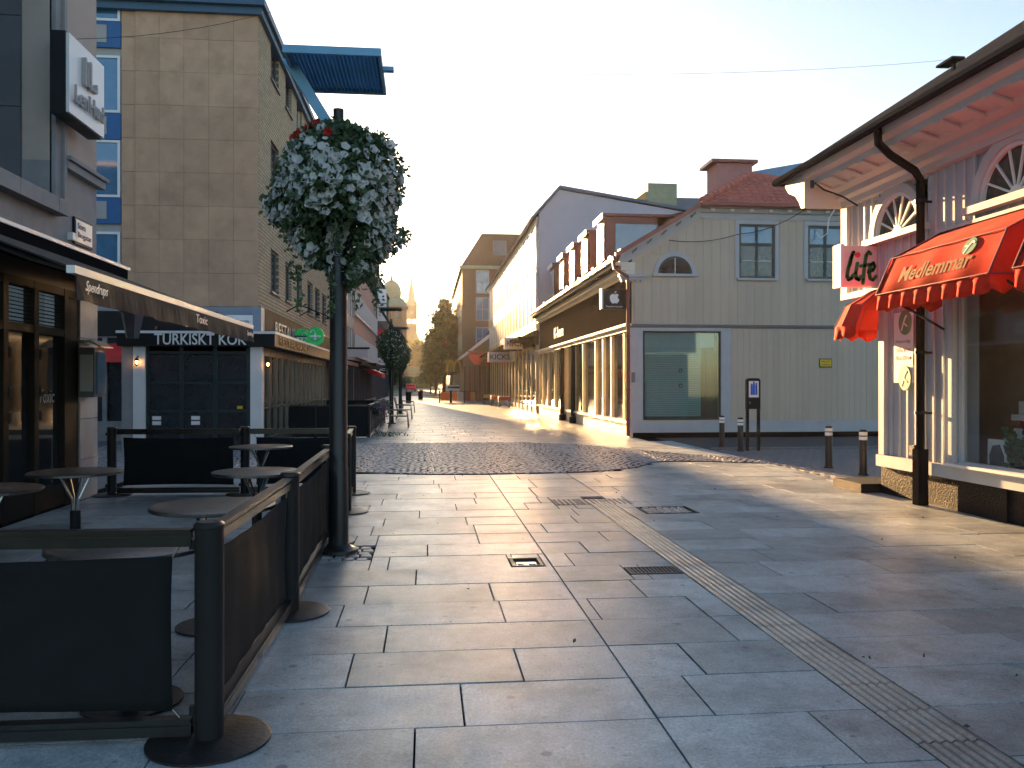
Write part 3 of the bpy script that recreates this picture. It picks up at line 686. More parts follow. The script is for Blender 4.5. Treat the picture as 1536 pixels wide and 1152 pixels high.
# glazed restaurant pavilion
pv = thing('restaurant_pavilion', 'single storey glazed restaurant annex with black fascia reading Turkiskt Kok', 'building', (-5.5, 20.5, 0))
obj('roof', MB().box(-7.25, -3.62, 20.45, 33.6, 2.50, 2.80), M_black, pv)
obj('roof_edge', MB().box(-7.27, -3.60, 20.43, 33.62, 2.801, 2.86), M_signwhite, pv)
txt('lettering', 'TURKISKT KOK', (-6.40, 20.44, 2.53), (1,0,0), 2.12, 0.27, M_signwhite, pv, 0.015, bold=0.01)
for x in (-6.93, -4.22): obj('pilaster', MB().box(x, x+0.27, 20.58, 20.85, 0, 2.49), M_white, pv)
obj('side_pier', MB().box(-7.2, -6.95, 20.62, 20.9, 0, 2.49), M_plasterg, pv)
F = Fr('-y', 20.7)
for i in range(3):
    for j in range(3):
        a = -6.63+i*0.785; c = [0.1, 0.98, 1.66][j]; d = [0.92, 1.60, 2.30][j]
        mb = MB(); F.box(mb, a+.04, a+.745, c, d, -0.02, -0.005); obj('pane', mb, [M_pane, M_pane, M_pane][j], pv)
mb = MB()
for i in range(4): F.box(mb, -6.63+i*0.785-.05, -6.63+i*0.785+.045, 0, 2.49, -.04, .03)
for z in (0.05, 0.95, 1.63, 2.36): F.box(mb, -6.66, -4.24, z-.04, z+.03, -.038, .026)
obj('shutter_frame', mb, M_winframe, pv)
for x in (-6.52, -5.62):
    for z in (0.62, 0.74): obj('notice', MB().box(x, x+.2, 20.68, 20.692, z, z+.09), M_signwhite, pv)
obj('notice', MB().box(-4.55, -4.42, 20.68, 20.692, 1.0, 1.07), M_yellow, pv)
F = Fr('+x', -3.95); mb = MB(); us = [20.9+0.9*i for i in range(15)]
for u in us: F.box(mb, u-.05, u+.05, 0.0, 2.49, -0.1, 0.0)
F.box(mb, 20.86, 33.5, 2.3, 2.49, -0.08, -0.01); F.box(mb, 20.86, 33.5, 0.0, 0.25, -0.08, -0.01); F.box(mb, 20.86, 33.5, 0.98, 1.02, -0.08, -0.01)
obj('side_frame', mb, M_alu, pv)
for a, b in zip(us, us[1:]):
    mb = MB(); F.box(mb, a+.05, b-.05, .25, 2.3, -0.06, -0.05); obj('pane', mb, M_roughglass, pv)
mb = MB(); mb.box(-7.2, -7.1, 20.9, 33.5, 0, 2.5); mb.box(-7.1, -4.0, 33.4, 33.5, 0, 2.5); obj('back_wall', mb, M_plasterg, pv)
txt('lettering', 'RESTAURANG', (-3.61, 21.0, 2.56), (0,1,0), 5.0, 0.2, M_goldtxt, pv, 0.02)
def lantern(x, y, z, lab):
    t = thing('wall_lamp', lab, 'lamp', (x, y, z), 'small lit lanterns on the pavilion')
    obj('bracket', MB().tube([(x, y+.18, z+.1), (x, y+.06, z+.14), (x, y, z+.1)], 0.012, 6), M_black, t)
    obj('cap', MB().lathe(x, y, [(.055, z+.03), (.05, z+.06), (.015, z+.1)], 8), M_black, t)
    obj('bulb', MB().lathe(x, y, [(.012, z-.05), (.03, z-.02), (.03, z+.01), (.012, z+.028)], 8), M_lampglow, t)
    obj('holder', MB().lathe(x, y, [(.01, z-.1), (.05, z-.055), (.05, z-.05)], 8), M_black, t)
lantern(-6.80, 20.45, 2.12, 'small lit lantern on the left white pilaster of the kebab annex')
lantern(-3.80, 20.55, 2.08, 'small lit lantern right of the right white pilaster of the kebab annex')
t = thing('pharmacy_sign', 'green oval pharmacy sign projecting over the pavement', 'sign', (-3.9, 29, 2.9))
for i, (xx, yy_) in enumerate(((-4.45, 30.6), (-3.84, 29.5))):
    mb = MB(); mb.prism([(xx+0.29*math.cos(k*math.pi/12), 3.26+0.33*math.sin(k*math.pi/12)) for k in range(24)], lambda a, b, d: (a, d, b), yy_-.06, yy_+.06)
    o = obj('disc', mb, M_signgreen, t)
    fn = lambda a, b, d: (a, d, b); mb = MB(); s = 1 if i else -1
    mb.ribbon([(xx, 3.1), (xx, 3.4), (xx-s*.05, 3.47), (xx-s*.13, 3.46), (xx-s*.16, 3.4)], 0.025, fn, yy_-.08, yy_-.061)
    mb.ribbon([(xx-.17, 3.26), (xx+.17, 3.26)], 0.025, fn, yy_-.081, yy_-.0615)
    mb.ribbon([(xx+(0.15*math.cos(q)), 3.24+0.15*math.sin(q)) for q in [R(180+20*k) for k in range(10)]], 0.025, fn, yy_-.082, yy_-.062)
    obj('symbol', mb, M_signwhite, t)
obj('bracket', MB().tube([(-4.72, 30.3, 3.3), (-3.8, 30.3, 3.3)], 0.03, 6), M_black, t)
tag(obj('shop_awning', MB().prism([(-4.7, 3.0), (-3.4, 2.62), (-3.4, 2.45), (-4.7, 2.7)], lambda a, b, d: (a, d, b), 33.7, 42.3), M_redmetal), 'dark red shop awning along the left pavement beyond the green sign', 'awning')
tag(obj('shop_canopy', MB().prism([(-4.7, 2.95), (-3.3, 2.75), (-3.3, 2.6), (-4.7, 2.7)], lambda a, b, d: (a, d, b), 42.8, 60), M_bronze), 'dark shop canopy under the grey building on the left', 'canopy')

# ------------------------------------------------------------------ left row further down the street
def block(name, label, x0, x1, y0, y1, h, m, roof, rows, cols, side='+x', wm=M_pane, win=(1.2, 1.5), gf=3.2, extra=None, fmat=M_white, z0=None, ground=True):
    b = thing(name, label, 'building', ((x0+x1)/2, y0, 0))
    c = x1 if side == '+x' else x0; F = Fr(side, c); holes = []
    for r in range(rows):
        for k in range(cols):
            u = y0+(y1-y0)*(k+.5)/cols; v = (z0 or gf+0.6)+r*((h-gf-0.6)/rows); holes.append((u-win[0]/2, u+win[0]/2, v, v+win[1]))
    mb = wall(F, y0, y1, 0.0, h, holes+[(y0+.3, y1-.3, 0.3, gf-.4)], 0.25)
    s = 1 if side == '+x' else -1
    mb.box(x0 if s > 0 else x0+.26, x1-.26 if s > 0 else x1, y0, y1, 0, h); obj('wall', mb, m, b)
    for hx in holes: window(b, F, *hx, 2, 1, fmat, wm, w=-0.1, fw=0.08, each=False)
    mb = MB(); F.box(mb, y0+.3, y1-.3, .3, gf-.4, -.2, -.18); obj('shop_glass', mb, M_roughglass, b)
    mb = MB(); n = max(3, int((y1-y0)/1.6))
    for k in range(n+1): u = y0+.3+(y1-y0-.6)*k/n; mb = MB(); F.box(mb, u-.05, u+.05, .3, gf-.4, -.17, 0.02); obj('shop_mullion', mb, M_darkwood, b)
    if roof: mb = MB(); mb.box(x0-.1, x1+.1, y0, y1, h+.002, h+.25); obj('roof', mb, roof, b)
    return b, F
b2, F2 = block('town_house', 'pale grey rendered town house just beyond the yellow brick wall', -16, -5.0, 42.7, 58, 10.6, M_greyr, M_bluemetal, 3, 9)
b3, F3 = block('town_house', 'pink rendered building with long window bands on the left', -16, -5.0, 58.2, 84, 10.0, M_pinkr, M_slate, 0, 1)
for z in (3.6, 6.5):
    mb = MB(); F3.box(mb, 58.6, 83.6, z, z+1.5, 0.005, 0.03); f = obj('window_band', mb, M_pane, b3)
    mb = MB()
    for k in range(26): F3.box(mb, 58.6+k, 58.72+k, z, z+1.5, 0.03, 0.14)
    F3.box(mb, 58.6, 83.7, z-.12, z-.001, 0.005, 0.16); obj('mullions', mb, M_white, f)
b4, F4 = block('town_house', 'dark red brick town house closing the left row', -16, -5.0, 84.5, 111, 12.7, M_rbrick, M_slate, 3, 10)
tag(obj('shop_awning', MB().prism([(-4.95, 3.0), (-3.7, 2.5), (-3.7, 2.1), (-4.95, 2.6)], lambda a, b, d: (a, d, b), 70, 76), M_redp), 'bright red shop awning low on the left beneath the pink building', 'awning')
obj_ = obj('shop_canopy', MB().box(-4.99, -3.6, 60.2, 69.5, 2.9, 3.1), M_bronze); tag(obj_, 'flat dark canopy beneath the pink building', 'canopy')
t = thing('projecting_sign', 'small cream projecting sign above the shop canopy on the left', 'sign', (-4.3, 52, 3.4))
obj('panel', MB().box(-4.9, -3.6, 52, 52.2, 3.25, 3.75), M_pinkwhite, t); obj('frame', MB().box(-4.95, -3.5, 51.95, 52.25, 3.76, 3.86), M_black, t)
def psign(y, x0, x1, z0, z1, m, lab, text=None, tm=None):
    t = thing('projecting_sign', lab, 'sign', ((x0+x1)/2, y, z0))
    obj('panel', MB().box(x0, x1, y, y+.15, z0, z1), m, t)
    obj('bracket', MB().box(-5.0, x0-.002, y+.05, y+.1, (z0+z1)/2-.03, (z0+z1)/2+.03), M_black, t)
    if text: txt('lettering', text, (x0+.12, y-.01, z0+(z1-z0)*.28), (1,0,0), (x1-x0)*.75, (z1-z0)*.45, tm, t, 0.02, bold=.02)
psign(84.2, -4.9, -4.0, 2.65, 3.35, M_black, 'black projecting sign reading JC beneath the column of signs', 'JC', M_signwhite)
psign(84.2, -4.9, -4.0, 3.5, 4.2, M_signwhite, 'white projecting sign just above the JC sign', 'MODE', M_greytext)
psign(84.2, -4.9, -4.0, 6.2, 7.1, M_redp, 'red and white projecting sign in the middle of the sign column')
psign(84.2, -4.9, -4.0, 5.95, 6.18, M_signwhite, 'narrow white strip sign beneath the red sign')
psign(84.2, -4.9, -4.0, 7.9, 9.6, M_signwhite, 'tall white projecting sign with a dark band', 'OPTIK', M_greytext)
psign(84.2, -4.9, -4.0, 9.7, 11.1, M_signwhite, 'topmost white projecting sign with a round grey emblem')
tag(obj('roof_plant', MB().box(-6.2, -5.1, 88, 92, 12.95, 14.4), M_redmetal), 'dark red roof box on the last building of the left row', 'roof box')

# domed building and church
dm = thing('domed_building', 'hazy brick corner tower with a green copper dome far down the street', 'building', (-8.3, 200, 0))
h0 = hh(0, 200)
mb = MB(); mb.lathe(-8.4, 203, [(3.6, 0), (3.6, 19.5), (4.0, 19.6), (4.0, 20.2)], 8); mb.box(-30, -9, 200, 225, 0, 16); obj('wall', mb, M_church, dm)
obj('roof', MB().lathe(-8.4, 203, [(3.95, 20.21), (3.0, 22.0), (2.3, 22.4)], 16), M_copper, dm)
obj('dome', MB().lathe(-8.4, 203, [(2.2, 22.41), (2.35, 23.6), (2.2, 24.7), (1.6, 25.9), (0.8, 26.5), (0.35, 26.7), (0.3, 27.3), (0.05, 28.2)], 16), M_copper, dm, smooth=True)
for k in range(2):
    for z in (9, 13, 17): obj('window', MB().box(-10.0+k*2.6, -9.2+k*2.6, 199.3, 199.5, z, z+1.8), M_pane, dm)
ch = thing('church', 'hazy church with a tall slender spire on the hill at the street end', 'church', (-7.7, 420, 9))
cx, cyy = -7.6, 422
mb = MB()
for (a, b, z0, z1) in ((-2.75, 2.75, 4, 32.0), ): mb.box(cx+a, cx+b, cyy-2.75, cyy+2.75, z0, z1)
for sx in (-2.75, -0.35, 2.05): mb.box(cx+sx, cx+sx+.7, cyy-2.75, cyy-2.05, 32.0, 34.3); mb.box(cx+sx, cx+sx+.7, cyy+2.05, cyy+2.75, 32.0, 34.3)
mb.box(cx-2.75, cx+2.75, cyy-2.75, cyy+2.75, 34.3, 41); obj('tower', mb, M_church, ch)
mb = MB(); mb.lathe(cx, cyy, [(2.7, 41.002), (1.9, 44), (0.9, 51), (0.08, 57.5)], 8); obj('spire', mb, M_copper, ch)
for sx in (-1, 1):
    for sy in (-1, 1): obj('pinnacle', MB().lathe(cx+sx*2.5, cyy+sy*2.5, [(.45, 41.002), (.4, 42), (.03, 44.6)], 6), M_copper, ch)
obj('clock_face', MB().prism([(cx+1.0*math.cos(k*math.pi/10), 37.4+1.0*math.sin(k*math.pi/10)) for k in range(20)], lambda a, b, d: (a, d, b), cyy-2.9, cyy-2.76), M_copper, ch)
mb = MB(); mb.box(cx-5.5, cx+5.5, cyy+2.8, cyy+34, 4, 20); mb.prism([(cx-6, 20.002), (cx+6, 20.002), (cx+2.6, 27.5), (cx-2.6, 27.5)], lambda a, b, d: (a, d, b), cyy+2.8, cyy+34)
mb.box(cx-7.5, cx-2.9, cyy-1, cyy+8, 4, 17); mb.box(cx+2.9, cx+7.5, cyy-1, cyy+8, 4, 17); obj('nave', mb, M_church, ch)
# ------------------------------------------------------------------ cream wooden building on the right corner
random.seed(41)
X0 = 6.07; YS = 24.5
cb = thing('wooden_shop_building', 'cream boarded corner building with red tiled roof and five dormers', 'building', (X0, YS, 0))
def roofz(x): return 5.42 + 0.61*(x-5.6)
def vtop(x): return min(5.2 + 0.61*(x-6.07), 6.66)
obj('core', MB().box(14.6, 14.9, YS+.05, 44.8, 0, 7).box(X0+.4, 14.6, 44.6, 44.8, 0, 5.2), M_greyr, cb)
F = Fr('-y', YS)
W1, W2 = (9.44, 10.57, 4.82, 6.46), (11.62, 12.76, 4.82, 6.45); SH = (6.46, 8.85, 0.52, 3.18); LU = (6.89, 8.0, 4.9, 5.45)
# backing wall, then the boards one by one
mb = wall(F, X0+.05, 15, 0.35, 3.3, [SH], 0.2); mb.v = list(mb.v)
wl_ = wall(F, X0+.05, 15, 3.3, 5.0, [W1, W2], 0.2); mb.add(wl_.v, wl_.f)
k = 0
xx_ = [X0+.05, 6.9, 7.6, 8.4, 9.44, 10.57, 11.62, 12.76, 15]
for a, b in zip(xx_, xx_[1:]):
    if (a, b) in ((9.44, 10.57), (11.62, 12.76)): F.box(mb, a, b, 6.46, 7.0, -0.2, 0)
    else: mb.prism([(a, 5.0), (b, 5.0), (b, min(roofz(b)-.25, 7.0)), (a, min(roofz(a)-.25, 7.0))], F.fn(), -0.2, 0)
obj('wall', mb, M_cream, cb)
boards(cb, F, 9.2, 15, 0.49, 3.28, 0.185, [], M_cream)
boards(cb, F, X0+.12, 15, 3.40, vtop, 0.27, [(6.8, 8.1, 4.8, 5.5), (9.3, 10.7, 4.7, 6.6), (11.5, 12.9, 4.7, 6.6)], M_cream)
mb = MB(); F.box(mb, X0-.02, 15, 3.29, 3.34, 0, 0.05); F.box(mb, X0-.05, 15, 3.341, 3.395, 0, 0.09); obj('string_course', mb, M_strip, cb)
mb = MB(); F.box(mb, X0, 15, 0.14, 0.485, 0.001, 0.05); obj('base_board', mb, M_trim, cb)
mb = MB(); F.box(mb, X0+.1, 15, -0.02, 0.139, -0.3, -0.12); obj('plinth', mb, M_bstone, cb)
mb = MB(); F.box(mb, X0, 6.45, .486, 3.288, 0.001, 0.045); F.box(mb, 8.87, 9.19, .486, 3.288, 0.001, 0.045); F.box(mb, 6.45, 8.87, 3.2, 3.288, 0.001, 0.05); obj('shop_window_surround', mb, M_trim, cb)
f = window(cb, F, 6.46, 8.86, 0.52, 3.19, 1, 1, M_winframe, G_shop, w=-0.0, fw=0.045, label='large shop window with pale blinds')
for i in range(46):
    z = 0.62+i*0.056; obj('blind_slat', MB().add([(6.56, YS+.16, z), (8.3, YS+.16, z), (8.3, YS+.135, z+.048), (6.56, YS+.135, z+.048)], [(0,1,2,3)]), M_blind, cb)
obj('blind_box', MB().box(6.54, 8.75, YS+.25, YS+.27, 2.72, 3.15), M_blind, cb)
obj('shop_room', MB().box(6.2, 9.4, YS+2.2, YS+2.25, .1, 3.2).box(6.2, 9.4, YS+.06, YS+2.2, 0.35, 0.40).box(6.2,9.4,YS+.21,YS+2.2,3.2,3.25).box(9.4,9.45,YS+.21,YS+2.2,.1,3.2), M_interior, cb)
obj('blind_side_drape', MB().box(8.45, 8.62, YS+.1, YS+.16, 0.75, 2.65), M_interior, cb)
for z in (1.55, 2.0):
    mb = MB(); fn = lambda a, b, d: (a, d, b); mb.ribbon([(7.62+.05*math.cos(q), z+.05*math.sin(q)) for q in [R(24*k) for k in range(16)]], 0.012, fn, YS-.012, YS-.008); obj('round_decal', mb, M_winframe, cb)
for wv in (W1, W2):
    f = window(cb, F, *wv, 2, [0, .64, 1], M_winframe, M_pane, w=-0.02, fw=0.07, mw=0.09, surround=0.13, sm=M_trim, sill=0.1, sillm=M_trim, glassy=lambda i, j: M_panesky if j == 1 else M_pane)
    mb = MB()
    for k in range(2):
        a = wv[0]+.07+(wv[1]-wv[0]-.14)*(k+.5)/2
        F.box(mb, wv[0]+.1, wv[1]-.1, wv[2]+.52+0.001*k, wv[2]+.54, -.03, 0.0) if k == 0 else None
        F.box(mb, a+.1, a+.13, wv[2]+.07, wv[3]-.07, -.0305, -0.028)
    obj('glazing_bar', mb, M_white, f)
# lunette
cxx, r0 = 7.445, 0.53
ar = lambda r, n=14: [(cxx+r*math.cos(math.pi*i/n), 4.92+r*math.sin(math.pi*i/n)) for i in range(n+1)]
def arch(fr, cu, cv, ro, ri, w0, w1, n=16):
    mb = MB()
    for i in range(n):
        a, b = math.pi*i/n, math.pi*(i+1)/n
        mb.prism([(cu+ri*math.cos(a), cv+ri*math.sin(a)), (cu+ro*math.cos(a), cv+ro*math.sin(a)), (cu+ro*math.cos(b), cv+ro*math.sin(b)), (cu+ri*math.cos(b), cv+ri*math.sin(b))], fr.fn(), w0, w1)
    return mb
lun = obj('lunette_window', arch(F, cxx, 4.92, .66, .53, 0.0, .05), M_trim, cb)
obj('frame', arch(F, cxx, 4.92, .529, .47, -.03, .035), M_winframe, lun)
obj('pane', MB().prism(ar(.52), F.fn(), 0.022, 0.027), M_pane, lun)
mb = MB(); F.box(mb, cxx-.012, cxx+.012, 4.93, 5.4, .028, .038); obj('glazing_bar', mb, M_white, lun)
mb = MB(); F.box(mb, 6.74, 8.15, 4.84, 4.918, 0, 0.10); obj('sill', mb, M_trim, lun)
# raking cornice and level cornice with little brackets
mb = MB()
for (o0, o1, w0) in ((-0.02, 0.13, 0.06), (0.131, 0.24, 0.14), (0.241, 0.33, 0.24)):
    mb.prism([(5.72, roofz(5.72)-.37+o0), (8.22, roofz(8.22)-.37+o0), (8.22, roofz(8.22)-.37+o1), (5.72, roofz(5.72)-.37+o1)], F.fn(), 0, w0)
obj('raking_cornice', mb, M_trim, cb)
zt = roofz(8.22)-.37
mb = MB()
for (o0, o1, w0) in ((-0.02, 0.13, 0.06), (0.131, 0.24, 0.14), (0.241, 0.33, 0.24)): F.box(mb, 8.221, 15, zt+o0, zt+o1, 0, w0)
F.box(mb, 8.3, 15, 6.595, 6.645, 0, .045)
obj('cornice', mb, M_trim, cb)
for i in range(11):
    x = 8.5+i*0.6; mb = MB(); F.box(mb, x, x+.12, zt+.16, zt+.23, .141, .23); obj('cornice_bracket', mb, M_white, cb)
for i in range(5):
    x = 6.1+i*0.45; z = roofz(x)-.37+.16; mb = MB(); mb.prism([(x, z-.02), (x+.13, z+.09), (x+.13, z+.16), (x, z+.05)], F.fn(), .141, .22); obj('cornice_bracket', mb, M_strip, cb)
# return of the eave at the corner
mb = MB(); F.box(mb, 5.75, 6.5, 4.72, 4.8, 0, .1); F.box(mb, 5.7, 6.55, 4.801, 4.88, 0, .16)
for i in range(5): F.box(mb, 5.78+i*.15, 5.86+i*.15, 4.66, 4.719, 0, .08)
obj('eave_return', mb, M_trim, cb)
# roof: main slope, barge edge, hip with real rolled tiles
mb = MB(); mb.prism([(5.6, 5.42), (10.4, roofz(10.4)), (10.4, roofz(10.4)-.15), (5.6, 5.27)], lambda a, b, d: (a, d, b), 26.1, 44.8)
mb.add([(5.6, YS-.25, 5.42), (8.3, YS-.25, roofz(8.3)), (10.4, 26.1, roofz(10.4)), (5.6, 26.1, 5.42)], [(0,1,2,3)])
mb.add([(10.4, 26.1, roofz(10.4)), (10.4, 44.8, roofz(10.4)), (15.2, 44.8, 5.42), (15.2, 26.1, 5.42)], [(0,1,2,3)])
mb.add([(12.5, YS-.25, roofz(8.3)), (15.2, YS-.25, 5.42), (15.2, 26.1, 5.42), (10.4, 26.1, roofz(10.4))], [(0,1,2,3)])
rf = obj('roof', mb, M_redmetal, cb)
# rolled tile surface of the hip plane (triangle) as one sheet of courses
def tile_sheet(A, Bv, up, width_fn, nrow, pitch, row):
    mb = MB(); A = Vector(A); Bv = Vector(Bv).normalized(); up = Vector(up).normalized(); nn = Bv.cross(up)
    if nn.z < 0: nn = -nn
    for r in range(nrow):
        a, b = width_fn(r*row), width_fn((r+1)*row); a, b = max(a[0], 0), min(a[1], 1e9)
        if b-a < pitch*.5: continue
        n = int((b-a)/pitch)+1
        for k in range(n):
            u0 = a+k*pitch
            sec = [(0, 0.0), (.16, .0), (.32, .028), (.5, .042), (.68, .028), (.84, 0.0), (1, 0.0)]
            vs = []
            for (t, hgt) in sec:
                u = min(u0+t*pitch, b)
                vs.append(A+Bv*u+up*(r*row-.03)+nn*(hgt+.035)); vs.append(A+Bv*u+up*((r+1)*row)+nn*(hgt+.002))
            m_ = len(sec); mb.add(vs, [(2*i, 2*i+2, 2*i+3, 2*i+1) for i in range(m_-1)] + [(2*i, 2*i+1, 2*i+1, 2*i+2) for i in []])
            lip = [v for v in vs[0::2]] + [v - nn*.04 for v in vs[0::2]]
            mb.add(lip, [(i, i+1, i+1+m_, i+m_) for i in range(m_-1)])
    return mb
zh = roofz(8.3)
ridge_pt = Vector((10.4, 26.1, roofz(10.4))); A = Vector((8.15, YS-.33, zh-.06)); upv = Vector((0, 1.85, roofz(10.4)-zh))
ul = upv.length
def wf(t):
    q = min(t/ul, 1.0); return (q*2.2, 6.7 - q*2.2*0 - (q*4.45 if False else q*0.6))
obj('hip_tiles', tile_sheet(A, (1,0,0), upv, wf, 9, 0.23, ul/8.6), M_tile, rf, kind='stuff')
mb = MB(); n = 11
for i in range(n):
    p = Vector((8.2, YS-.3, zh+.02)).lerp(ridge_pt+Vector((0,0,.05)), i/n); q = Vector((8.2, YS-.3, zh+.02)).lerp(ridge_pt+Vector((0,0,.05)), (i+1.15)/n)
    mb.tube([p, q], [0.12, 0.095], 8)
obj('hip_ridge_tiles', mb, M_tile, rf)
mb = MB()
for i in range(16):
    p = Vector((10.4+i*.33, 26.1-i*.02, roofz(10.4)+.04-i*.045)); mb.tube([p, p+Vector((.37, -.02, -.05))], [.095, .11], 8)
obj('ridge_tiles', mb, M_tile, rf)
mb = MB().prism([(8.6, zh-.02), (15.2, zh-.02), (15.2, roofz(10.4)-.35), (10.6, roofz(10.4)-.02)], lambda a, b, d: (a, 26.3+(d), b), 0, .1); obj('hip_back', mb, M_redmetal, rf)
mb = MB(); mb.tube([(8.15, YS-.38, zh-.1), (15, YS-.38, zh-.1)], .07, 8); obj('hip_gutter', mb, M_redmetal, rf)
mb = MB(); mb.prism([(5.55, 5.34), (8.2, roofz(8.2)-.08), (8.2, roofz(8.2)+.06), (5.55, 5.48)], lambda a, b, d: (a, d, b), YS-.34, YS-.251); obj('barge_board', mb, M_redmetal, rf)
# eave on the street: soffit with battens, gutter
mb = MB()
mb.box(5.62, 6.2, YS-.1, 44.8, 5.16, 5.24); mb.box(5.78, 6.2, YS-.08, 44.8, 5.0, 5.159); mb.box(5.92, 6.2, YS-.06, 44.8, 4.86, 4.999)
obj('street_cornice', mb, M_offwhite, cb)
mb = MB(); mb.tube([(5.54, YS-.3, 5.33), (5.54, 44.9, 5.33)], .075, 8); obj('gutter', mb, M_copperpipe, cb)
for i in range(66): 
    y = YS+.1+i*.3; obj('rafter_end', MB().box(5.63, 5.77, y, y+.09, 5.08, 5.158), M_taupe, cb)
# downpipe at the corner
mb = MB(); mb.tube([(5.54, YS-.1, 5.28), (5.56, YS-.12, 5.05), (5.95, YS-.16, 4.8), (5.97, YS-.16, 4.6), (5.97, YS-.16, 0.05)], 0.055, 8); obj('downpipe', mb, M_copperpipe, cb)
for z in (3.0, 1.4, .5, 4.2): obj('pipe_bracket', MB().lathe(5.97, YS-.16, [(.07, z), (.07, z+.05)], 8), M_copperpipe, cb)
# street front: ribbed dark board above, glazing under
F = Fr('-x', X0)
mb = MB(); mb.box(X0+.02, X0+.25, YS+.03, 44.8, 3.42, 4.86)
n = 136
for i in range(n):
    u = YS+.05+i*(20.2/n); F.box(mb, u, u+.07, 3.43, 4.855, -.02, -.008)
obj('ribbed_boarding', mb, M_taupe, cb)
mb = MB(); F.box(mb, YS-.1, 44.8, 3.34, 3.415, -.02, .16); F.box(mb, YS-.02, 44.8, 3.2, 3.339, -.02, .07); obj('shop_lintel', mb, M_offwhite, cb)
uu = [24.62, 25.2, 27.0, 28.3, 29.6, 32.0, 34.0, 35.9, 36.7, 39.2, 41.5, 43.4, 44.8]
for u in uu:
    mb = MB(); F.box(mb, u-.07, u+.07, 0.5, 3.199, -.1, .03); obj('shop_mullion', mb, M_goldframe, cb)
for i, (a, b) in enumerate(zip(uu, uu[1:])):
    mb = MB(); F.box(mb, a+.07, b-.07, 0.5 if i != 7 else .05, 3.199, -.09, -.075); obj('pane', mb, M_roughglass, cb)
for a, b in ((24.55, 35.8), (36.8, 44.8)):
    u = a
    while u < b-.05:
        mb = MB(); F.box(mb, u+.01, min(u+.9, b)-.01, 0.0, .42, -.1, .02); obj('plinth_panel', mb, M_offwhite, cb); u += .9
    mb = MB(); F.box(mb, a, b, .421, .499, -.1, .10); obj('shop_sill', mb, M_white, cb)
for y in (36.3, 33.6): obj('column', MB().lathe(X0-.12, y, [(.16, 0), (.16, .25), (.1, .3), (.09, 3.19)], 12), M_black, cb)
obj('door_leaf', MB().box(X0+.4, X0+.45, 35.95, 36.7, .02, 3.1), M_bronze, cb)
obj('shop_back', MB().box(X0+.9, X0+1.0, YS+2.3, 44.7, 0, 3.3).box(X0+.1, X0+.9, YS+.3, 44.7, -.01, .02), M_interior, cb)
mb = MB(); fn = F.fn()
txt('lettering', 'K-hem', F.p(39.2, 3.75, .03), F.dir(), 2.6, .5, M_offwhite, cb, .03)
# dormers
dorm = [30.3, 33.5, 36.5, 39.5, 42.7]
for i, y in enumerate(dorm):
    big = (i == 0); xf = 6.6; zb = roofz(xf)+.06; zt_ = 7.77 if not big else 7.8; w = 1.55; xb = 5.6+(zt_-5.42)/.61-.15
    if big: xb = 9.0
    mb = MB(); mb.prism([(xf, zb-.12), (xf, zt_), (xb, zt_), (xb, min(roofz(xb)-.05, zt_-.01))], lambda a, b, d: (a, d, b), y, y+w)
    if big: mb.prism([(8.5, roofz(8.5)-.1), (8.5, zt_-.02), (10.0, zt_-.02), (10.3, roofz(10.2))], lambda a, b, d: (a, d, b), y, y+w)
    d = obj('dormer', mb, M_redmetal, cb)
    f2 = Fr('-x', xf)
    mb = MB(); f2.box(mb, y+.12, y+w-.12, zb+.12, zt_-.22, .02, .05); obj('frame', mb, M_offwhite, d)
    mb = MB(); f2.box(mb, y+.2, y+w/2-.02, zb+.2, zt_-.3, .051, .06); f2.box(mb, y+w/2+.02, y+w-.2, zb+.2, zt_-.3, .051, .06); obj('pane', mb, M_winshine, d)
    mb = MB().box(xf-.14, xb+.1 if not big else 10.2, y-.1, y+w+.1, zt_+.001, zt_+.10); obj('roof', mb, M_redmetal, d)
    mb = MB().box(xf-.16, xf-.141, y-.1, y+w+.1, zt_-.10, zt_+.11); obj('fascia', mb, M_white, d)
    if big:
        mb = MB(); mb.prism([(6.95, roofz(6.95)+.12), (6.95, zt_-.28), (8.55, zt_-.28), (8.3, roofz(8.3)-.1)], lambda a, b, d_: (a, d_, b), y-.03, y-.004); obj('pane', mb, M_panesky, d, label='sky blue side window of the nearest dormer')
for i in range(14):
    y = 25.4+i*1.4
    if any(abs(y-d-.7) < .9 for d in dorm): continue
    obj('snow_guard', MB().box(5.98, 6.02, y, y+.35, roofz(6)-.02, roofz(6)+.14), M_redmetal, cb)
# chimney
t = thing('chimney', 'broad pink rendered chimney behind the red tiled hip roof', 'chimney', (9.9, 27.5, 8))
obj('stack', MB().box(9.72, 10.95, 27.2, 28.2, 7.0, 9.05), mat('pink_chimney_render', (0.38, 0.17, 0.17), .8), t)
obj('cap', MB().box(9.5, 11.1, 27.05, 28.35, 9.051, 9.15), M_redmetal, t)
tag(obj('roof_vent', MB().lathe(11.3, 29.5, [(.35, 8.2), (.35, 9.35), (.5, 9.4), (.2, 9.7)], 12), M_bluemetal), 'round blue metal vent just right of the pink chimney', 'vent')
tag(obj('roof_house', MB().prism([(12.6, 8), (12.6, 10.0), (15.2, 10.5), (16.6, 10.3), (16.6, 8)], lambda a, b, d: (a, d, b), 32, 38).box(12.62, 16.5, 32.05, 37.9, -.05, 8.0), mat('blue_clad', (0.12, 0.25, 0.42), .6)), 'blue clad building top rising behind the pink chimney', 'building')
